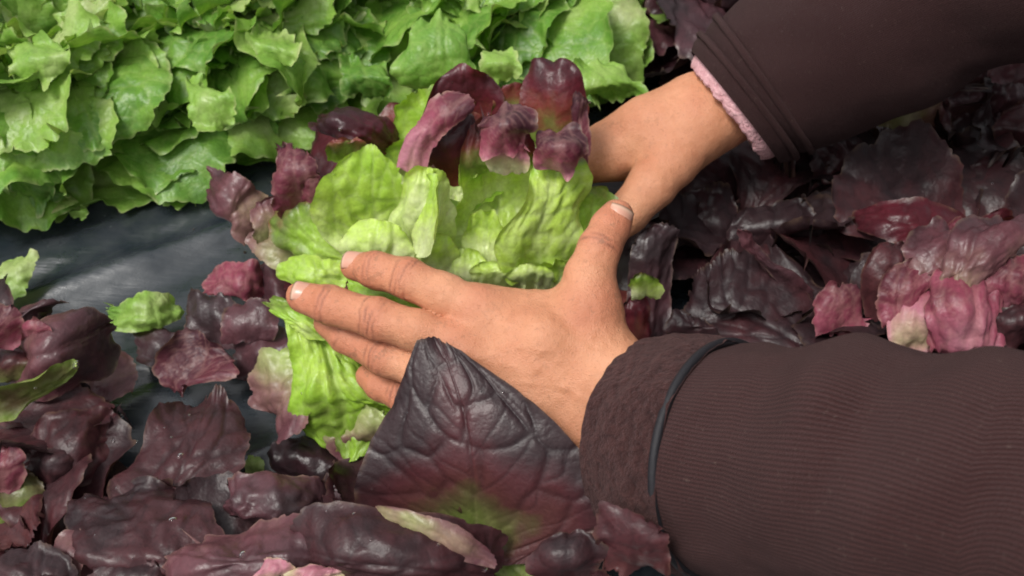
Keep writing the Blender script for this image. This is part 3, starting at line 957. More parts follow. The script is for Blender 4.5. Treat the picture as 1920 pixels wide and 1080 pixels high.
gC = green_head(940, 70, 3, 'green lettuce directly behind the crimson crown of the open lettuce', 1.0, 1.1, -0.02)
green_head(-170, 60, 4, 'green lettuce cut by the left edge at the top corner', 1.0, 1.0)
green_head(330, -60, 5, 'light green lettuce at the top edge left of centre', 1.0, 1.0, -0.06)
green_head(740, -100, 6, 'green lettuce at the top edge, centre, behind two others', 1.0, 1.0)
green_head(1150, -60, 7, 'green lettuce at the top edge just left of the far sleeve', 0.95, 1.0)

GK = dict(ruf=6, nr=7, jag=0.075, blis=0.7, rough=1.2, pleat=0.6, npl=2.5, res=1.6, crimp=0.8, rnd=(0.9, 0.5), warp=6, curl=5)
for par, rows, tint in (
        (gA, [(10, 95, 10, 110, 75, 11, 3), (20, 120, 10.6, 140, 105, 11, 6), (15, 150, 9.6, 120, 150, 9.6, 0)], (0.25, 0.12, 0, 0.2)),
        (gA, [(0, 290, 4, 90, 290, 4, 3), (-10, 330, 4, 110, 340, 4, 7), (30, 385, 1.5, 105, 380, 1.5, 0)], (0.45, 0.6, 0, 0.15)),
        (gB, [(345, 140, 8, 400, 190, 8, 2), (350, 190, 8.6, 430, 180, 9, 5), (345, 250, 7, 465, 250, 7, 6)], (0.3, 0.2, 0, 0.16)),
        (gB, [(490, 45, 9, 555, 75, 9, 2), (470, 75, 10, 560, 100, 9.6, 5), (490, 125, 8.6, 555, 130, 8.6, 0)], (0.2, 0.1, 0, 0.18)),
        (gB, [(640, 90, 7, 720, 110, 7, 2), (635, 140, 7, 740, 150, 7, 7), (660, 195, 5, 735, 190, 5, 0)], (0.5, 0.64, 0, 0.12)),
        (gC, [(790, 25, 11, 860, 30, 11, 2), (755, 90, 10, 890, 95, 10, 9), (748, 150, 8, 890, 160, 8, 8), (790, 205, 5.6, 870, 205, 5.6, 0)], (0.38, 0.46, 0, 0.08)),
        (gC, [(1060, 130, 8, 1150, 110, 8, 2), (1080, 170, 7.6, 1200, 150, 7.6, 6), (1110, 200, 6, 1210, 185, 6, 0)], (0.25, 0.35, 0, 0.14)),
        (gC, [(900, 90, 10, 960, 90, 10, 2), (905, 120, 10, 975, 120, 10, 5), (920, 150, 8.6, 965, 150, 8.6, 0)], (0.15, 0.3, 0, 0.16))):
    H(par, 'green', rows, tint, **GK)
for par, sd0 in ((gA, 201), (gB, 202), (gC, 203)):
    rosette(par, np.array(par['_o']) + np.array([0, -0.01, 0.03]), [(5, 0.125, 48, -120, 0.15), (6, 0.105, 66, -130, 0.2)], 'green', sd0, (0.12, 0.42, 0.0, 0.2), Wr=0.95, azr=(195, 345),
            ruf=6, jag=0.07, blis=0.9, cell=14, res=1.8, rough=1.3, crimp=0.7, nr=8, dv=0.2, rnd=(0.8, 0.3))
    rosette(par, np.array(par['_o']) + np.array([0, -0.02, 0.06]), [(7, 0.06, 60, -110, 0.2), (7, 0.05, 80, -90, 0.3)], 'green', sd0 + 10, (0.02, 0.30, 0.0, 0.2), Wr=1.1, azr=(180, 360),
            ruf=5, jag=0.09, blis=0.7, cell=9, res=1.6, rough=1.2, crimp=0.9, nr=8, dv=0.2, rnd=(0.7, 0.3))

# ------------------------------------------------------------------ the lettuce being opened
sub = thing('butterhead_lettuce', 'bright green lettuce with crimson leaf tips, pulled open by the two hands', 'lettuce', Z(860, 430, 0.0))
def s(mat, rows, tint, **k):
    k.setdefault('res', 1.5)
    k.setdefault('rough', 1.6)
    k.setdefault('pleat', 0.9)
    k.setdefault('npl', 3.0)
    k.setdefault('curl', 2.5)
    return H(sub, mat, rows, tint, **k)
# left bright green cup and pale heart
SK = dict(blis=1.1, cell=14, rough=1.3, pleat=1.5, npl=3.2)
s('red', [(655, 495, 5.5, 790, 490, 6.0, 0), (598, 440, 7.6, 806, 430, 7.6, -16), (580, 365, 10.2, 806, 365, 10.0, -14), (640, 262, 12.6, 758, 284, 12.2, -2)],
  (0.08, 0.24, 0.0, 0.06), ruf=3, nr=4, jag=0.05, rnd=(0.75, 0.3), **SK)
s('red', [(735, 500, 6, 850, 500, 6, 2), (735, 420, 8.4, 850, 420, 9.2, 14), (755, 355, 11, 838, 345, 11.4, 12), (770, 312, 12.6, 822, 312, 12.6, 2)],
  (0.0, 0.16, 0.0, 0.06), ruf=4, jag=0.05, rib=4, **SK)
s('mauve', [(745, 350, 10.5, 830, 350, 10.6, 2), (750, 322, 11.6, 826, 325, 11.6, 4), (765, 300, 12.4, 818, 305, 12.4, 0)], (0.0, 0.45, 0.0, 0.12), ruf=2.5, jag=0.06, rough=1.2)
s('red', [(780, 478, 8.5, 812, 485, 9.4, 0), (786, 405, 10.5, 826, 400, 12.4, 0), (804, 325, 12.5, 826, 325, 13.4, 0)], (0.06, 0.22, 0.0, 0.05), ruf=1.2, jag=0.03, blis=0.4, cell=9, rough=0.6)
s('red', [(845, 520, 6, 1015, 515, 6, 0), (833, 430, 8, 1015, 440, 8, -12), (846, 360, 10, 1025, 350, 10, -12), (858, 290, 12.5, 1010, 290, 12.5, 0), (880, 215, 14, 995, 215, 14, 6)],
  (0.12, 0.72, 0.0, 0.08), tr=(0.5, 0.92), ruf=3, jag=0.04, rib=4, **SK)
s('red', [(945, 520, 7.0, 1085, 508, 7, 0), (924, 455, 10.2, 1094, 440, 9, 8), (978, 385, 12.0, 1100, 370, 10.5, 6), (992, 320, 12.6, 1096, 312, 12, 2), (1010, 270, 13.4, 1090, 265, 13, 2)],
  (0.16, 0.74, 0.0, 0.07), tr=(0.62, 1.0), ruf=4, nr=7, jag=0.05, rnd=(0.4, 0.2), **dict(SK, pleat=0.7))
s('red', [(640, 500, 7.0, 770, 505, 7.4, 0), (640, 455, 8.4, 775, 465, 8.8, 8), (665, 400, 9.8, 760, 420, 10.2, 2)], (0.02, 0.16, 0.0, 0.06), ruf=4, jag=0.06, **SK)
s('red', [(870, 500, 7.4, 960, 505, 7.6, 0), (866, 445, 9.0, 955, 450, 9.4, -6), (880, 390, 10.4, 945, 395, 10.8, 0)], (0.03, 0.20, 0.0, 0.06), ruf=4, jag=0.06, **SK)
for i, r in enumerate(([(835, 540, 5.6, 915, 550, 5.6, 0), (835, 505, 7.4, 915, 510, 7.4, 6), (845, 466, 8.6, 900, 464, 8.6, 0)],
                       [(875, 548, 6, 985, 550, 6, 0), (880, 518, 7.6, 980, 518, 7.6, 7), (892, 488, 8.6, 958, 490, 8.6, 0)],
                       [(950, 550, 6, 1045, 550, 6, 0), (950, 520, 7.6, 1040, 518, 7.6, 6), (965, 494, 8.6, 1022, 494, 8.6, 0)],
                       [(1000, 552, 6, 1080, 545, 6.5, 0), (1000, 515, 7.8, 1080, 510, 8, -8), (1016, 482, 9, 1068, 480, 9, -2)],
                       [(755, 505, 7, 850, 515, 7, 0), (765, 470, 8.4, 862, 480, 8.4, 5), (790, 430, 9.6, 850, 440, 9.6, 0)])):
    s('red', r, (0.0, 0.14, 0.0, 0.05), ruf=4, nr=5, jag=0.05, blis=0.6, cell=10, rough=1.0, pleat=1.2, npl=3)
# crimson crown
CR = dict(rough=0.8, blis=1.0, cell=16, pleat=0.4, npl=3)
s('red', [(800, 330, 9, 932, 330, 9, 0), (776, 250, 11.5, 945, 250, 11.5, -10), (786, 185, 13.8, 946, 178, 13.8, -6), (826, 122, 15.2, 922, 120, 15.2, 4)],
  (0.45, 0.78, 0.0, 0.1), ruf=2.5, nr=4, jag=0.03, rnd=(0.85, 0.3), **CR)
s('pink', [(866, 166, 15.8, 892, 204, 15.2, 3), (806, 186, 15.6, 850, 246, 14.7, 8), (757, 245, 14.0, 810, 290, 13, 8), (752, 318, 12, 785, 335, 11.5, 2)],
  (0.80, 0.36, 0.0, 0.14), ruf=4, jag=0.06, rnd=(0.5, 0.6), **CR)
s('red', [(780, 345, 9.6, 890, 345, 9.6, 0), (790, 280, 12.0, 888, 270, 12.4, 6), (826, 222, 14, 896, 205, 14.4, 0)], (0.60, 0.92, 0.0, 0.1), ruf=3, jag=0.05, **CR)
s('red', [(856, 355, 9.6, 908, 355, 9.6, 0), (860, 280, 12.4, 910, 280, 12.4, 3), (868, 205, 14.2, 910, 212, 14.2, 0)], (0.20, 0.55, 0.0, 0.08), ruf=2, jag=0.05, **CR)
s('red', [(982, 290, 11, 1094, 290, 11, 0), (972, 210, 13, 1102, 218, 13, 6), (974, 146, 14.6, 1096, 158, 14.6, 6), (992, 100, 15.8, 1076, 108, 15.8, 0)],
  (0.5, 0.76, 0.0, 0.1), ruf=3, jag=0.04, rnd=(0.5, 0.3), **CR)
s('pink', [(1056, 350, 10, 1095, 355, 10, 0), (1062, 280, 12.4, 1104, 282, 12.4, 4), (1068, 222, 14.0, 1110, 212, 14.0, 3), (1080, 170, 15, 1102, 178, 15, 0)],
  (0.7, 0.98, 0.0, 0.12), ruf=3.5, jag=0.08, **CR)
s('pink', [(898, 200, 15.0, 990, 208, 15.0, 2), (884, 240, 14.8, 1004, 244, 14.8, 11), (902, 292, 13.2, 988, 298, 13.2, 6)], (0.98, 0.40, 0.0, 0.12), tr=(0.35, 1.1), ruf=4, jag=0.06, **CR)
s('pink', [(915, 330, 11.8, 985, 330, 11.8, 0), (905, 295, 13.0, 990, 295, 13.0, 5), (920, 262, 14.2, 985, 262, 14.2, 2)], (0.05, 0.75, 0.0, 0.12), ruf=3, jag=0.06, **CR)
s('pink', [(1002, 236, 14.6, 1088, 242, 14.6, 2), (994, 280, 14.2, 1092, 284, 14.2, 10), (1010, 326, 12.5, 1084, 330, 12.5, 3)], (0.98, 0.45, 0.0, 0.14), tr=(0.3, 0.9), ruf=3, jag=0.05, rnd=(0.8, 0.5), **CR)
s('red', [(920, 245, 11.5, 1010, 245, 11.5, 0), (920, 195, 13, 1005, 190, 13, 0), (936, 156, 14.2, 996, 150, 14.2, 0)], (0.36, 0.56, 0.0, 0.14), ruf=3, jag=0.06, **CR)
# left outer leaves
s('mauve', [(475, 470, 3, 545, 400, 4, 0), (430, 446, 5, 500, 358, 6.5, 6), (400, 405, 5.5, 455, 332, 7.5, 7), (398, 350, 5, 422, 328, 6, 0)], (0.35, 0.75, 0.0, 0.12), ruf=3, jag=0.06)
s('mauve', [(490, 490, 3, 570, 445, 4, 0), (470, 435, 5.6, 545, 390, 6, 5), (455, 390, 6.6, 525, 355, 7.2, 3)], (0.22, 0.6, 0.0, 0.12), ruf=4, jag=0.09)
s('pink', [(545, 440, 5, 612, 450, 5, 0), (522, 372, 8, 602, 372, 8, 5), (513, 310, 10, 602, 322, 10, 5), (512, 252, 11, 588, 275, 11, 0)], (0.75, 0.9, 0.0, 0.1), ruf=7, jag=0.13, crimp=0.5)
s('pink', [(560, 400, 7, 605, 400, 7, 0), (565, 355, 9, 608, 350, 9, 4), (575, 322, 10, 600, 320, 10, 0)], (0.6, 0.8, 0.0, 0.1), ruf=4, jag=0.1)
s('red', [(725, 300, 7, 765, 265, 7, 2), (660, 275, 9, 722, 226, 9, 12), (598, 248, 9, 652, 203, 9.5, 14), (588, 240, 8, 608, 212, 8.5, 0)], (0.72, 0.98, 0.0, 0.1), ruf=2, jag=0.04)
s('red', [(608, 305, 8, 692, 305, 8, 0), (610, 276, 9.6, 688, 270, 9.6, 4), (620, 260, 10.2, 672, 256, 10.2, 0)], (0.38, 0.5, 0.0, 0.08), ruf=2, jag=0.05)
s('red', [(650, 505, 5, 655, 470, 5.5, 0), (575, 495, 5, 612, 420, 7, 4), (520, 455, 5.5, 572, 372, 8, 5), (498, 405, 6, 540, 358, 8, 0)], (0.2, 0.50, 0.05, 0.1), ruf=4, jag=0.06)
s('mauve', [(565, 505, 3.5, 585, 462, 4.5, 0), (500, 486, 4, 532, 420, 5.5, 5), (462, 455, 4, 490, 392, 5.5, 2)], (0.1, 0.5, 0.0, 0.12), ruf=4, jag=0.08)
s('red', [(645, 548, 8.0, 655, 500, 9.0, 0), (580, 545, 8.0, 602, 486, 9.2, 9), (524, 518, 7.4, 545, 480, 8.4, 4)], (0.2, 0.27, 0.0, 0.05), ruf=2.5, jag=0.04, blis=1.2)
s('red', [(830, 615, 9.0, 830, 540, 9.4, 0), (730, 600, 9.2, 745, 505, 9.8, 3), (640, 568, 9.0, 652, 485, 9.6, 0)], (0.2, 0.32, 0.0, 0.07), ruf=3, jag=0.05, blis=1.6)
s('red', [(570, 630, 8.0, 660, 650, 7.6, 0), (520, 596, 8.8, 606, 606, 8.8, 3), (480, 566, 8.2, 532, 556, 8.8, 0)], (0.2, 0.42, 0.0, 0.09), ruf=4, jag=0.1)
# lower leaf pushed down in front of the fingers
s('red', [(520, 572, 8.2, 640, 600, 8.0, 0), (545, 640, 7.2, 690, 690, 5.8, 6), (545, 720, 5.4, 738, 755, 5.2, 10), (560, 785, 3, 742, 790, 4, 9), (620, 850, 2, 702, 862, 2.5, 0)],
  (0.19, 0.29, 0.06, 0.09), ruf=4, jag=0.06, blis=1.4, cell=11, rough=2.4, rib=4, pleat=2.2, npl=3.5)
s('mauve', [(560, 660, 4.6, 630, 710, 5.2, 0), (492, 690, 3.4, 592, 785, 4.2, 7), (468, 740, 2, 540, 846, 2, 3)], (0.12, 0.62, 0.0, 0.12), ruf=4, jag=0.07, blis=1.6, rough=2)
s('mauve', [(585, 785, 3.4, 738, 762, 4.8, 0), (600, 828, 2.8, 728, 806, 3.8, 6), (640, 872, 1.6, 702, 856, 2, 0)], (0.1, 0.6, 0.0, 0.12), ruf=5, jag=0.1, blis=1.4, rough=2)
# right of the thumb
s('mauve', [(1165, 645, 2, 1262, 645, 2, 0), (1170, 560, 4, 1268, 540, 4, 6), (1180, 480, 6, 1268, 450, 6, 5), (1200, 425, 7, 1252, 415, 7, 0)], (0.75, 1.0, 0.0, 0.12), ruf=3, jag=0.08)
s('red', [(1165, 660, 3, 1225, 655, 3, 0), (1168, 600, 5, 1218, 590, 5, 4), (1175, 555, 6, 1200, 550, 6, 0)], (0.6, 0.75, 0.0, 0.1), ruf=3, jag=0.08)
s('red', [(1180, 570, 6, 1240, 560, 6, 0), (1178, 535, 7.2, 1238, 530, 7, 4), (1190, 508, 8, 1222, 512, 8, 0)], (0.12, 0.45, 0.0, 0.15), ruf=4, jag=0.12)
s('red', [(1075, 440, 8, 1150, 430, 8, 0), (1082, 385, 9.6, 1150, 372, 9.0, 4), (1092, 350, 10.5, 1140, 345, 10, 0)], (0.3, 0.42, 0.0, 0.1), ruf=4, jag=0.08)
rosette(sub, Z(850, 440, 0.012), [(8, 0.10, 14, -20, 0.2)], 'red', 77, (0.35, 0.62, 0.1, 0.12), res=2.6)
rosette(sub, Z(850, 440, 0.02), [(7, 0.07, 45, -20, 0.3), (6, 0.06, 65, -20, 0.5)], 'red', 177, (0.03, 0.22, 0.0, 0.07), res=2.2)

# ------------------------------------------------------------------ dark red lettuce in the foreground
fg = thing('red_lettuce', 'dark purple lettuce in the foreground, its big leaf overlapping the hand', 'lettuce', Z(700, 1080, 0.0), 'dark red lettuces around the open one')
def f(mat, rows, tint, **k):
    k.setdefault('res', 1.5)
    return H(fg, mat, rows, tint, **k)
f('dark', [(770, 1060, 4.5, 1000, 1060, 5, -2), (668, 950, 6.4, 1130, 985, 7.8, -4), (686, 850, 8.7, 1095, 855, 10.4, 4), (742, 735, 11, 985, 748, 11.8, 7), (785, 622, 13.3, 850, 640, 13.3, 1)],
  (0.42, 0.86, 0.06, 0.08), tu=0.42, tr=(0.2, 0.62), ruf=1.5, nr=4, jag=0.02, rnd=(0.25, 0.3), blis=2.4, cell=29, rough=0.25, rib=1.2, maxn=150, res=1.1, curl=1.5, warp=1.5, seed=433, crease=0.05)
f('dark', [(1120, 1085, 9, 1260, 1085, 10, 0), (1115, 1010, 11, 1258, 1030, 11.5, 4), (1112, 930, 12.4, 1252, 978, 12.6, 0)], (0.70, 0.84, 0.0, 0.06), ruf=3, jag=0.09, rnd=(0.2, 0.2), blis=1.2, cell=17)
f('dark', [(1015, 1100, 8, 1120, 1100, 8, 0), (1008, 1050, 9.4, 1118, 1050, 9.6, 10), (1025, 1000, 10.4, 1108, 992, 10.6, 0)], (0.82, 0.94, 0.0, 0.05), ruf=2, jag=0.05, blis=1.4, cell=18)
f('dark', [(880, 1110, 5, 960, 1000, 6.5, 3), (720, 1120, 6.5, 900, 980, 8, 20), (590, 1090, 7, 720, 968, 8.5, 20), (520, 1055, 6, 570, 985, 7, 3)], (0.86, 0.94, 0.0, 0.05), ruf=2.5, jag=0.035, blis=1.8, cell=26, rib=2)
f('mauve', [(940, 1065, 7.4, 925, 1030, 8.4, 0), (860, 1040, 8.2, 850, 985, 9.4, 4), (770, 1005, 8.6, 765, 955, 9.8, 4), (690, 965, 8.4, 695, 940, 9.2, 0)], (0.45, 0.25, 0.25, 0.16), ruf=2.5, jag=0.06)
f('mauve', [(640, 1110, 4, 690, 1000, 5.5, 3), (500, 1110, 6, 610, 960, 7.2, 18), (380, 1100, 6, 470, 955, 7.2, 20), (322, 1090, 5, 350, 985, 6, 6)], (0.82, 0.70, -0.10, 0.1), ruf=3, jag=0.05, blis=1.8, cell=22, rough=1.2, pleat=1.2, npl=2.5, curl=4)
for i, r in enumerate(([(440, 1120, 6, 560, 1120, 6.5, 2), (450, 1080, 7.2, 560, 1070, 7.6, 5), (480, 1048, 8, 540, 1042, 8.2, 0)], [(530, 1120, 6.5, 690, 1120, 6.5, 2), (540, 1075, 7.6, 680, 1080, 7.6, 6), (580, 1052, 8.3, 660, 1062, 8.3, 0)])):
    f('pink', r, (0.1, 0.42, -0.2, 0.2), ruf=4, jag=0.07, blis=1.4, cell=9, rough=2)
f('mauve', [(660, 985, 3.5, 640, 900, 4, 2), (540, 980, 4.5, 560, 890, 5, 8), (440, 985, 4.5, 460, 890, 5, 8), (378, 965, 3.5, 400, 915, 4, 0)], (0.9, 0.75, 0.0, 0.14), ruf=5, jag=0.08, blis=1.4, rough=2.5)
f('dark', [(930, 1100, 4, 1060, 1090, 5, 2), (840, 1000, 5.5, 1010, 1010, 6.0, -10), (800, 930, 7, 960, 920, 8.0, -4)], (0.36, 0.55, 0.0, 0.08), ruf=3, jag=0.05)
rosette(fg, Z(760, 1090, 0.006), [(5, 0.06, 8, -10, 0.2)], 'dark', 91, (0.85, 0.97, 0.0, 0.08), azr=(20, 170), res=2.4, cell=18, jag=0.06)
rosette(fg, Z(760, 1120, 0.008), [(7, 0.10, 10, -16, 0.2), (4, 0.07, 30, -35, 0.2)], 'dark', 78, (0.72, 0.95, 0.0, 0.08), azr=(180, 370), res=2.4, blis=1.5, cell=18, jag=0.06)

# dark lettuce lower left, leaves spread over the film
bl = thing('red_lettuce', 'dark grey purple lettuce in the bottom left corner with broad veined leaves', 'lettuce', Z(40, 1180, 0.0), 'dark red lettuces around the open one')
def g_(mat, rows, tint, **k):
    k.setdefault('res', 1.5)
    return H(bl, mat, rows, tint, **k)
g_('dark', [(230, 985, 3.2, 400, 960, 3.2, 3), (215, 900, 3.6, 440, 910, 3.4, 9), (280, 820, 3.2, 470, 830, 3, 10), (350, 752, 2.2, 440, 760, 2.2, 2)], (0.84, 0.95, 0.0, 0.06), ruf=2.5, jag=0.05, blis=2.6, cell=24, rib=2, res=1.3)
g_('dark', [(330, 1085, 4, 430, 1050, 4, 2), (180, 1070, 4.6, 400, 950, 5, 8), (115, 985, 4.4, 330, 880, 5, 8), (112, 925, 4, 230, 880, 4.6, 0)], (0.88, 0.97, 0.0, 0.07), ruf=3.5, jag=0.06, blis=1.8, cell=22, rough=1.8)
g_('mauve', [(90, 1085, 3, 160, 1090, 4.2, 0), (92, 1035, 4.2, 162, 1040, 5, 3), (125, 985, 5, 160, 990, 5.4, 0)], (0.55, 0.62, 0.0, 0.08), ruf=2, jag=0.06)
g_('dark', [(-30, 1120, 4, 180, 1120, 4.5, 3), (-20, 1060, 5, 160, 1070, 5.2, 9), (20, 1015, 5, 120, 1030, 5.2, 0)], (0.92, 0.97, 0.0, 0.06), ruf=2.5, jag=0.06, blis=2, cell=20)
g_('dark', [(150, 1120, 4, 330, 1120, 4.5, 3), (160, 1080, 5, 320, 1080, 5.2, 5), (200, 1050, 5.2, 300, 1055, 5.4, 0)], (0.9, 0.97, 0.0, 0.06), ruf=3, jag=0.08, blis=2, cell=20)
g_('dark', [(-20, 1000, 1, 60, 1010, 1, 0), (-10, 930, 2.5, 90, 930, 2.5, 5), (5, 880, 3, 70, 880, 3, 0)], (0.3, 0.5, 0.0, 0.14), ruf=4, jag=0.1)
rosette(bl, Z(110, 1090, 0.006), [(9, 0.085, 6, -10, 0.2), (5, 0.06, 22, -30, 0.2)], 'dark', 79, (0.8, 0.97, 0.0, 0.08), res=2.6, blis=1.5, cell=18, jag=0.07)

# lettuce at the left edge
le = thing('red_lettuce', 'red lettuce cut by the left edge, with one thick rolled leaf', 'lettuce', Z(-40, 760, 0.0), 'dark red lettuces around the open one')
def l_(mat, rows, tint, **k):
    k.setdefault('res', 1.5)
    return H(le, mat, rows, tint, **k)
l_('mauve', [(30, 720, 3, 30, 610, 5.5, 6), (110, 730, 3.5, 110, 592, 6.5, 22), (190, 700, 3.0, 190, 584, 6.0, 22), (245, 650, 2.5, 250, 588, 4.5, 8)], (0.62, 1.0, 0.0, 0.14), ruf=1.5, jag=0.03, rnd=(0.5, 0.2), blis=0.9, cell=18)
l_('dark', [(-60, 800, 4, -60, 730, 6.5, -6), (20, 778, 4.5, 20, 712, 7, -9), (90, 745, 5, 95, 690, 7.2, -6), (140, 705, 6, 152, 668, 7.2, 0)], (0.52, 0.46, -0.30, 0.08), ruf=1.5, jag=0.03, blis=0.8)
l_('pink', [(-60, 700, 5, 40, 640, 6, 3), (-50, 640, 7, 45, 600, 7.5, 7), (-30, 580, 8, 30, 565, 8.3, 0)], (0.6, 0.95, 0.0, 0.12), ruf=4, jag=0.06)
l_('pink', [(30, 650, 5.5, 80, 640, 6, 0), (40, 615, 7, 100, 620, 7, 4), (55, 600, 7.5, 90, 605, 7.5, 0)], (0.5, 0.75, 0.0, 0.1), ruf=3, jag=0.08)
l_('mauve', [(-40, 620, 3, 40, 600, 3, 2), (30, 600, 3.5, 100, 565, 4, 5), (90, 590, 3, 140, 560, 3, 0)], (0.85, 0.98, 0.0, 0.12), ruf=3, jag=0.08)
l_('dark', [(-60, 720, 3, 60, 720, 4, 0), (-40, 680, 4, 60, 680, 5, 8), (-20, 640, 5, 50, 650, 5.5, 0)], (0.4, 0.8, 0.0, 0.15), ruf=4, jag=0.08)
l_('dark', [(60, 930, 1.4, 60, 830, 2.4, 0), (130, 905, 2, 120, 780, 3.6, 10), (200, 890, 2, 190, 765, 3.2, 10), (245, 850, 1.4, 240, 790, 2, 0)], (0.9, 0.84, 0.0, 0.1), ruf=4, jag=0.06, rough=2.4, blis=1.2, cell=16)
l_('dark', [(40, 915, 2, 60, 850, 3, 0), (110, 900, 2.6, 120, 838, 3.8, 8), (170, 880, 2.4, 180, 838, 3.2, 0)], (0.93, 0.9, 0.0, 0.1), ruf=3, jag=0.06)
l_('pink', [(-30, 930, 3, 40, 920, 3, 0), (-25, 880, 4.4, 50, 870, 4.4, 6), (-10, 835, 5, 35, 835, 5, 0)], (0.75, 0.8, 0.0, 0.1), ruf=4, jag=0.06)
rosette(le, Z(-60, 790, 0.006), [(8, 0.075, 6, -8, 0.2)], 'dark', 80, (0.72, 0.95, 0.0, 0.12), res=2.6, jag=0.07)

# ------------------------------------------------------------------ dark lettuces on the right
rh = thing('red_lettuce', 'red lettuce with a pink crumpled heart at the right edge above the near sleeve', 'lettuce', Z(1830, 600, 0.0), 'dark red lettuces around the open one')
def r_(mat, rows, tint, **k):
    k.setdefault('res', 1.6)
    return H(rh, mat, rows, tint, **k)
r_('red', [(1800, 470, 6, 1850, 430, 6.5, 2), (1720, 455, 7, 1780, 395, 7.8, 7), (1640, 445, 7, 1680, 382, 7.8, 7), (1588, 425, 6, 1605, 390, 6.5, 0)], (0.66, 0.80, 0.0, 0.09), ruf=3, jag=0.05, blis=2, cell=18)
r_('pink', [(1700, 560, 6, 1900, 450, 6, 0), (1700, 500, 7.5, 1870, 420, 8, 9), (1730, 460, 8.2, 1840, 405, 8.6, 0)], (0.85, 0.8, 0.0, 0.1), ruf=3, jag=0.05, blis=1.4, cell=16)
r_('dark', [(1610, 620, 5, 1700, 610, 6, 2), (1605, 545, 7, 1705, 530, 7.5, 8), (1625, 490, 8.4, 1708, 470, 8.6, 4), (1650, 452, 9, 1705, 450, 9, 0)], (0.72, 0.82, 0.0, 0.07), ruf=3, jag=0.05, blis=1.5, cell=18)
r_('pink', [(1520, 640, 4, 1640, 630, 5, 0), (1515, 580, 5.6, 1630, 560, 6, 6), (1530, 535, 6.4, 1610, 525, 6.8, 0)], (0.6, 0.85, 0.0, 0.12), ruf=4, jag=0.09)
r_('pink', [(1670, 660, 6, 1770, 660, 6.4, 0), (1660, 580, 7.6, 1785, 570, 8, 10), (1690, 500, 8.8, 1770, 495, 9, 0)], (0.22, 0.55, 0.2, 0.16), ruf=3, jag=0.04, rough=1.5, pleat=1.5, npl=3)
r_('pink', [(1735, 670, 6.6, 1880, 670, 7, 0), (1730, 590, 8.4, 1890, 570, 8.8, 12), (1745, 515, 9.8, 1880, 490, 10.2, 4), (1780, 480, 10.2, 1860, 465, 10.6, 0)], (0.58, 0.80, 0.0, 0.2), ruf=5, nr=4, jag=0.05, blis=1.2, rough=2.2, pleat=3.0, npl=3)
r_('pink', [(1840, 600, 7.4, 2000, 610, 7, 0), (1825, 545, 9.2, 1990, 530, 9.4, 8), (1850, 490, 10.2, 1970, 470, 10.6, 0)], (0.62, 0.85, 0.0, 0.18), ruf=5, nr=4, jag=0.05, rough=1.8, pleat=2.0, npl=3)
r_('pink', [(1650, 620, 6.8, 1720, 610, 7, 0), (1640, 560, 8.2, 1730, 540, 8.6, 6), (1660, 500, 9.2, 1760, 470, 9.6, 0)], (0.7, 0.9, 0.0, 0.14), ruf=3, jag=0.05, pleat=1, npl=3)
r_('dark', [(1850, 660, 7, 2000, 660, 7, 0), (1848, 610, 8.4, 1990, 600, 8.6, 6), (1870, 575, 9, 1970, 560, 9.4, 0)], (0.85, 0.9, 0.0, 0.06), ruf=3, jag=0.06, blis=1.6)
r_('red', [(1720, 500, 7.4, 1900, 420, 7.4, 0), (1730, 470, 8.6, 1890, 400, 9, 3), (1760, 440, 9.2, 1870, 392, 9.4, 0)], (0.4, 0.75, 0.0, 0.1), ruf=3, jag=0.05)
r_('mauve', [(1770, 600, 8.8, 1850, 560, 9.4, 0), (1740, 520, 10.2, 1900, 470, 10.6, 9), (1790, 450, 10.4, 1930, 420, 10.6, 7), (1860, 415, 9.6, 1930, 400, 9.6, 0)], (0.5, 0.85, 0.0, 0.14), ruf=4, jag=0.06, rough=1.8, pleat=1.5, npl=3)
r_('mauve', [(1700, 520, 8.6, 1760, 520, 9, 0), (1690, 470, 9.4, 1780, 450, 9.8, 7), (1720, 430, 9.6, 1790, 410, 9.8, 0)], (0.6, 0.8, 0.0, 0.14), ruf=4, jag=0.06, rough=1.6)
rosette(rh, Z(1820, 600, 0.01), [(9, 0.12, 12, -20, 0.2), (7, 0.10, 36, -35, 0.2)], 'dark', 81, (0.85, 1.02, 0.0, 0.12), res=2.6, jag=0.07, blis=1.3, cell=16)

rm = thing('red_lettuce', 'nearly black lettuce in the shade between the two sleeves', 'lettuce', Z(1400, 470, 0.0), 'dark red lettuces around the open one')
def m_(mat, rows, tint, **k):
    k.setdefault('res', 1.6)
    return H(rm, mat, rows, tint, **k)
m_('dark', [(1440, 660, 3, 1560, 640, 3, 2), (1330, 650, 3.5, 1520, 560, 4, 9), (1270, 600, 4, 1440, 500, 4.6, 10), (1300, 510, 4, 1400, 470, 4.4, 0)], (0.95, 1.0, 0.0, 0.06), ruf=3, jag=0.08, blis=2.0, cell=20)
m_('dark', [(1235, 660, 3, 1340, 660, 3, 0), (1250, 610, 4.5, 1350, 620, 4.5, 5), (1255, 575, 5, 1320, 590, 5, 0)], (0.93, 0.98, 0.0, 0.06), ruf=3, jag=0.08, blis=1.6)
m_('mauve', [(1500, 560, 3, 1530, 550, 3, 0), (1430, 510, 5.5, 1470, 500, 5.5, 4), (1395, 465, 7, 1425, 455, 7, 3), (1378, 420, 8.2, 1392, 424, 8.2, 0)], (0.85, 0.72, 0.0, 0.1), ruf=2.5, jag=0.06)
m_('dark', [(1390, 500, 2, 1520, 470, 2, 0), (1360, 440, 3.6, 1525, 420, 3.8, 7), (1400, 380, 4.6, 1510, 375, 4.6, 0)], (0.95, 1.0, 0.0, 0.06), ruf=3, jag=0.06, blis=1.8, cell=20)
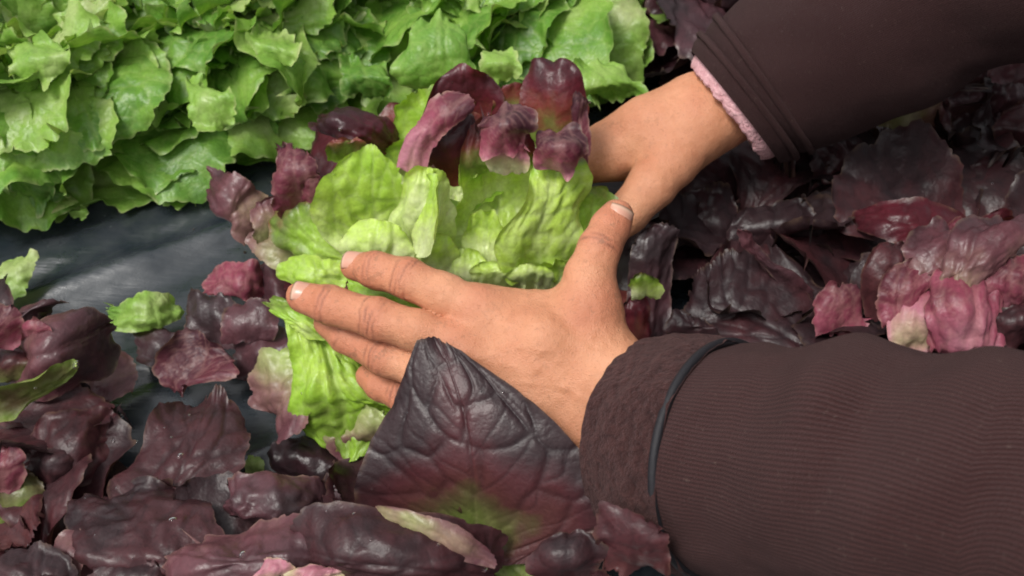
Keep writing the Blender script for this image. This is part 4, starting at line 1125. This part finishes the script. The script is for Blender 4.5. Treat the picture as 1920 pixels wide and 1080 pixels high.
m_('dark', [(1270, 470, 2, 1400, 470, 2, 0), (1250, 410, 3.5, 1400, 410, 3.8, 6), (1280, 350, 4.6, 1380, 350, 4.6, 0)], (0.95, 1.0, 0.0, 0.06), ruf=3, jag=0.08)
rosette(rm, Z(1390, 470, 0.006), [(7, 0.11, 9, -16, 0.2), (5, 0.09, 28, -35, 0.2), (3, 0.07, 50, -40, 0.3)], 'dark', 82, (0.95, 1.05, 0.0, 0.1), res=2.6, jag=0.08, blis=1.4, cell=16)  # dark leaves tinted darker still, painting in the shadow near the far wrist

rt = thing('red_lettuce', 'crumpled dark lettuce below the far sleeve with one pale leaf', 'lettuce', Z(1640, 330, 0.0), 'dark red lettuces around the open one')
def t_(mat, rows, tint, **k):
    k.setdefault('res', 1.6)
    return H(rt, mat, rows, tint, **k)
t_('dark', [(1540, 400, 2, 1700, 400, 2, 0), (1520, 330, 4.5, 1690, 320, 4.5, 6), (1520, 260, 6.5, 1640, 240, 6.5, 5), (1550, 225, 7.4, 1620, 215, 7.4, 0)], (0.95, 0.9, 0.0, 0.08), ruf=6, jag=0.09, rough=3.5, blis=1.6)
t_('mauve', [(1640, 380, 2.5, 1740, 390, 2.5, 0), (1610, 330, 4.5, 1745, 350, 4.5, 6), (1600, 280, 6, 1700, 300, 6, 0)], (0.95, 0.98, 0.05, 0.08), ruf=6, jag=0.1, rough=3)
t_('dark', [(1560, 370, 4, 1640, 390, 4, 0), (1590, 320, 6, 1660, 350, 6, 4), (1630, 290, 7, 1680, 320, 7, 0)], (0.9, 0.97, 0.0, 0.08), ruf=5, jag=0.1, rough=3)
t_('mauve', [(1610, 240, 6.5, 1720, 240, 6.5, 0), (1615, 200, 8, 1725, 195, 8, 7), (1640, 165, 8.8, 1735, 152, 8.8, 0)], (0.30, 0.12, 0.1, 0.2), ruf=4, jag=0.06, rough=2.5)
t_('mauve', [(1690, 260, 5, 1760, 250, 5, 0), (1700, 225, 6.5, 1770, 210, 6.5, 4), (1715, 190, 7.5, 1770, 170, 7.5, 0)], (0.55, 0.35, 0.1, 0.2), ruf=4, jag=0.06, rough=2)
rosette(rt, Z(1640, 330, 0.004), [(9, 0.10, 10, -18, 0.2), (7, 0.085, 36, -35, 0.3)], 'dark', 83, (0.92, 1.05, 0.0, 0.12), res=2.6, ruf=6, rough=3, jag=0.1)

ru = thing('red_lettuce', 'crinkled purple lettuce at the right edge under the far sleeve', 'lettuce', Z(1950, 330, 0.0), 'dark red lettuces around the open one')
def u_(mat, rows, tint, **k):
    k.setdefault('res', 1.6)
    return H(ru, mat, rows, tint, **k)
u_('mauve', [(1800, 300, 4, 1940, 280, 4, 0), (1775, 220, 6.5, 1930, 200, 6.5, 8), (1780, 140, 8.8, 1930, 120, 8.8, 6), (1830, 90, 10, 1930, 70, 10, 0)], (0.98, 0.72, 0.0, 0.14), ruf=7, jag=0.08, rough=4.5, blis=1.4, crimp=0.5)
u_('mauve', [(1850, 160, 9, 1960, 160, 9, 0), (1850, 110, 10.4, 1960, 105, 10.4, 7), (1870, 75, 11.2, 1950, 66, 11.2, 0)], (0.6, 0.7, 0.0, 0.14), ruf=6, jag=0.08, rough=4)
u_('dark', [(1800, 420, 2, 1960, 430, 2, 0), (1785, 360, 4, 1960, 370, 4, 8), (1810, 300, 5.4, 1940, 300, 5.4, 0)], (0.92, 0.96, 0.0, 0.06), ruf=3.5, jag=0.07, rough=2, blis=1.6, cell=20)
u_('dark', [(1860, 300, 5, 1990, 300, 5, 0), (1860, 240, 7, 1990, 240, 7, 8), (1880, 200, 8, 1970, 195, 8, 0)], (0.9, 0.85, 0.0, 0.1), ruf=4, jag=0.07, rough=2.5)
u_('dark', [(1860, 450, 2.5, 1990, 450, 2.5, 0), (1850, 410, 4, 1990, 400, 4, 6), (1870, 375, 5, 1970, 370, 5, 0)], (0.9, 0.97, 0.0, 0.08), ruf=4, jag=0.08, rough=2)
rosette(ru, Z(1960, 330, 0.004), [(8, 0.11, 12, -18, 0.2), (7, 0.095, 40, -35, 0.3)], 'dark', 84, (0.92, 1.05, 0.0, 0.12), res=2.6, ruf=6, rough=3, jag=0.1)

rb_h = thing('red_lettuce', 'dark red lettuce half hidden behind the far wrist and cuff', 'lettuce', Z(1330, 60, 0.0), 'dark red lettuces around the open one')
rosette(rb_h, Z(1330, 60, 0.004), [(9, 0.12, 14, -22, 0.2), (8, 0.11, 40, -40, 0.2), (6, 0.10, 64, -50, 0.3), (4, 0.08, 78, -40, 0.4)], 'mauve', 85, (0.7, 0.98, 0.0, 0.14), res=2.6, jag=0.08, rough=2.5, ruf=5)

# ------------------------------------------------------------------ torn leaves lying on the film
loose('small pale green torn leaf lying on the plastic at the left edge', 'green', [(-10, 565, 0.6, 50, 562, 0.6, 2), (-10, 520, 1.4, 60, 515, 1.6, 5), (20, 478, 1.2, 85, 474, 2.0, 2)], (0.3, 0.15, 0.0, 0.12), ruf=5, jag=0.12, blis=1.4, rough=2.5)
loose('crinkled light green torn leaf lying beside the rolled red leaf', 'green', [(355, 590, 0.6, 340, 550, 1.0, 0), (300, 620, 1.2, 290, 548, 2.2, 6), (240, 618, 1.2, 225, 566, 1.8, 4), (192, 592, 0.5, 188, 566, 0.8, 0)], (0.2, 0.34, 0.0, 0.14), ruf=4, jag=0.08, blis=2, rough=3, cell=9)
loose('tiny green leaf fragment on the plastic below the green lettuces', 'green', [(130, 410, 0.3, 165, 412, 0.4, 0), (128, 395, 0.8, 168, 396, 0.9, 3), (138, 382, 0.8, 158, 384, 0.8, 0)], (0.3, 0.4, 0.0, 0.1), ruf=3, jag=0.12)
loose('reddish pink leaf curled on the plastic left of the fingertips', 'pink', [(500, 560, 1.0, 505, 505, 1.6, 0), (460, 570, 1.6, 470, 492, 2.8, 7), (410, 560, 1.6, 425, 488, 2.4, 6), (378, 552, 0.6, 385, 525, 0.8, 0)], (0.72, 0.66, 0.0, 0.12), ruf=4, jag=0.07, rough=2)
loose('dull mauve leaf lying under the fingertips', 'mauve', [(545, 590, 1.2, 550, 500, 2.0, 0), (510, 580, 1.4, 520, 492, 2.4, 5), (478, 565, 1.0, 490, 500, 1.6, 0)], (0.75, 0.85, 0.0, 0.1), ruf=3, jag=0.06)
loose('folded maroon leaf with a thin stalk lying on wet plastic', 'pink', [(330, 745, 1.0, 345, 738, 1.2, 0), (290, 700, 2.0, 440, 700, 3.0, -14), (310, 640, 3.0, 445, 680, 2.6, -10), (350, 595, 3.2, 430, 660, 2.2, 0)], (0.85, 1.0, 0.0, 0.08), ruf=4, jag=0.07)
loose('flat pale mauve leaf on the plastic under the rolled leaf', 'mauve', [(130, 750, 0.5, 150, 690, 0.6, 0), (190, 758, 0.8, 200, 665, 0.9, 3), (262, 738, 0.5, 255, 660, 0.6, 0)], (0.45, 0.6, 0.0, 0.16), ruf=3, jag=0.08, rough=2)
loose('dark leaf lying on the plastic between rolled leaf and fingers', 'mauve', [(250, 680, 0.4, 250, 620, 0.4, 0), (290, 690, 0.6, 300, 610, 0.8, 3), (330, 680, 0.5, 335, 630, 0.5, 0)], (0.95, 1.0, 0.0, 0.08), ruf=3, jag=0.08)
loose('crumpled dark purple leaf in front of the curled pink one', 'mauve', [(345, 640, 1.0, 450, 660, 1.0, 0), (335, 590, 1.8, 455, 600, 2.2, 4), (350, 548, 2.2, 440, 552, 2.6, 0)], (0.8, 0.98, 0.0, 0.16), ruf=5, jag=0.08, rough=1.8, curl=1.5)
loose('purple leaf left of the lower green leaf, tip curled', 'mauve', [(425, 715, 0.8, 545, 730, 0.8, 0), (425, 655, 1.6, 550, 665, 2.0, 4), (440, 600, 2.2, 540, 605, 2.6, 0)], (0.95, 0.8, 0.0, 0.14), ruf=5, jag=0.08, rough=1.8, curl=1.5)
loose('mauve leaf fragment just below the middle fingertip', 'mauve', [(410, 650, 2.2, 520, 645, 2.6, 0), (415, 605, 3.2, 525, 600, 3.4, 3), (430, 570, 3.4, 510, 560, 3.8, 0)], (0.72, 0.85, 0.0, 0.14), ruf=4, jag=0.08, rough=1.4, curl=1.5)
loose('dark leaf in the shade below the lower green leaf tip', 'red', [(520, 900, 0.6, 680, 930, 0.8, 0), (500, 850, 1.2, 690, 880, 1.6, 6), (530, 810, 1.4, 660, 840, 1.6, 0)], (0.95, 0.98, 0.0, 0.08), ruf=5, jag=0.08, rough=2.5)
loose('small yellow green leaf bit on the plastic beside the veined leaf', 'green', [(462, 890, 0.5, 492, 892, 0.5, 0), (460, 872, 1.0, 495, 874, 1.0, 2), (468, 855, 1.0, 488, 858, 1.0, 0)], (0.1, 0.2, 0.0, 0.1), ruf=3, jag=0.12)

# ------------------------------------------------------------------ soil crumbs on the film, water drops on the dark leaves
rg = np.random.RandomState(5)
ico = np.array([(0, 0, 1), (.89, 0, .45), (.28, .85, .45), (-.72, .53, .45), (-.72, -.53, .45), (.28, -.85, .45), (.72, .53, -.45), (-.28, .85, -.45), (-.89, 0, -.45), (-.28, -.85, -.45), (.72, -.53, -.45), (0, 0, -1)])
icf = np.array([(0, 1, 2), (0, 2, 3), (0, 3, 4), (0, 4, 5), (0, 5, 1), (1, 6, 2), (2, 7, 3), (3, 8, 4), (4, 9, 5), (5, 10, 1), (2, 6, 7), (3, 7, 8), (4, 8, 9), (5, 9, 10), (1, 10, 6), (11, 7, 6), (11, 8, 7), (11, 9, 8), (11, 10, 9), (11, 6, 10)])
VV, FF = [], []
for i in range(900):
    x, y = rg.uniform(-0.42, 0.45), rg.uniform(-0.15, 0.40)
    if vnoise(np.array([x * 14, y * 14, 0.0]), 6) < 0.0:
        continue
    jx, jy = int((x + 1.1) / 2.2 * (nx - 1)), int((y + 0.7) / 2.0 * (ny - 1))
    r = 0.0004 + 0.0016 * rg.rand() ** 4
    VV.append(ico * r * rg.uniform(0.6, 1.3, (12, 3)) + np.array([x, y, Hh[jy, jx] - 0.006 + r * 0.5]))
    FF.append(icf + 12 * (len(VV) - 1))
cr_o = mesh_obj('soil_crumbs', np.concatenate(VV), np.concatenate(FF), M['soil'], smooth=False)
cr_o['kind'] = 'stuff'
cr_o['label'] = 'scattered brown soil crumbs on the black plastic film'
cr_o['category'] = 'soil'
b = plain('water', (1, 1, 1), 0.03, 0.5)
b.b.inputs['Transmission Weight'].default_value = 1.0
b.b.inputs['IOR'].default_value = 1.33
M['water'] = b.m
def drops(head, n, seed, big=0.0022):
    """beads of water sitting on the biggest leaves of a head"""
    rg = np.random.RandomState(seed)
    lv = sorted([o for o in head.children if o.name.startswith('leaf')], key=lambda o: -len(o.data.vertices))[:9]
    VV, FF = [], []
    off = np.array(head['_o'])
    for i in range(n):
        me = lv[rg.randint(len(lv))].data
        v = me.vertices[rg.randint(len(me.vertices))]
        nn = np.array(v.normal)
        if nn @ BUL < 0:
            nn = -nn
        r = 0.0005 + (big - 0.0005) * rg.rand() ** 3
        t1 = np.cross(nn, [0.3, 0.5, 0.8]); t1 /= np.linalg.norm(t1)
        t2 = np.cross(nn, t1)
        th_, ph_ = np.meshgrid(np.linspace(0, 2 * math.pi, 10, endpoint=False), np.linspace(0.02, 1.75, 6))
        S_ = np.sin(ph_)[..., None] * (np.cos(th_)[..., None] * t1 + np.sin(th_)[..., None] * t2 * rg.uniform(0.8, 1.4)) + 0.6 * np.cos(ph_)[..., None] * nn
        VV.append((S_ * r + np.array(v.co) + off + nn * 0.0001).reshape(-1, 3))
        FF.append(grid_faces(6, 10, True) + 60 * (len(VV) - 1))
    o = mesh_obj('water_drops', np.concatenate(VV), np.concatenate(FF), M['water'], head)
    o['kind'] = 'stuff'
for k_, (hd, n) in enumerate(((fg, 60), (bl, 45), (le, 30), (rh, 35), (sub, 30))):
    drops(hd, n, 300 + k_)

# stump of every head
_sb = plain('lettuce_stem', (0.45, 0.47, 0.25), 0.6)
M['stem'] = _sb.m
for hd in [o for o in scene.objects if o.name.split('.')[0] in ('green_lettuce', 'red_lettuce', 'butterhead_lettuce')]:
    th_ = np.linspace(0, 2 * math.pi, 16, endpoint=False)
    zz, rr_ = np.array([-0.008, 0.0, 0.008, 0.018, 0.028, 0.034]), np.array([0.012, 0.013, 0.014, 0.013, 0.010, 0.001])
    o3 = np.array(hd['_o'])
    Vs = np.stack([rr_[:, None] * np.cos(th_), rr_[:, None] * np.sin(th_), np.broadcast_to(zz[:, None], (6, 16))], -1).reshape(-1, 3) + o3
    mesh_obj('stem', Vs, grid_faces(6, 16, True), M['stem'], hd)
for o in scene.objects:
    if '_o' in o:
        del o['_o']
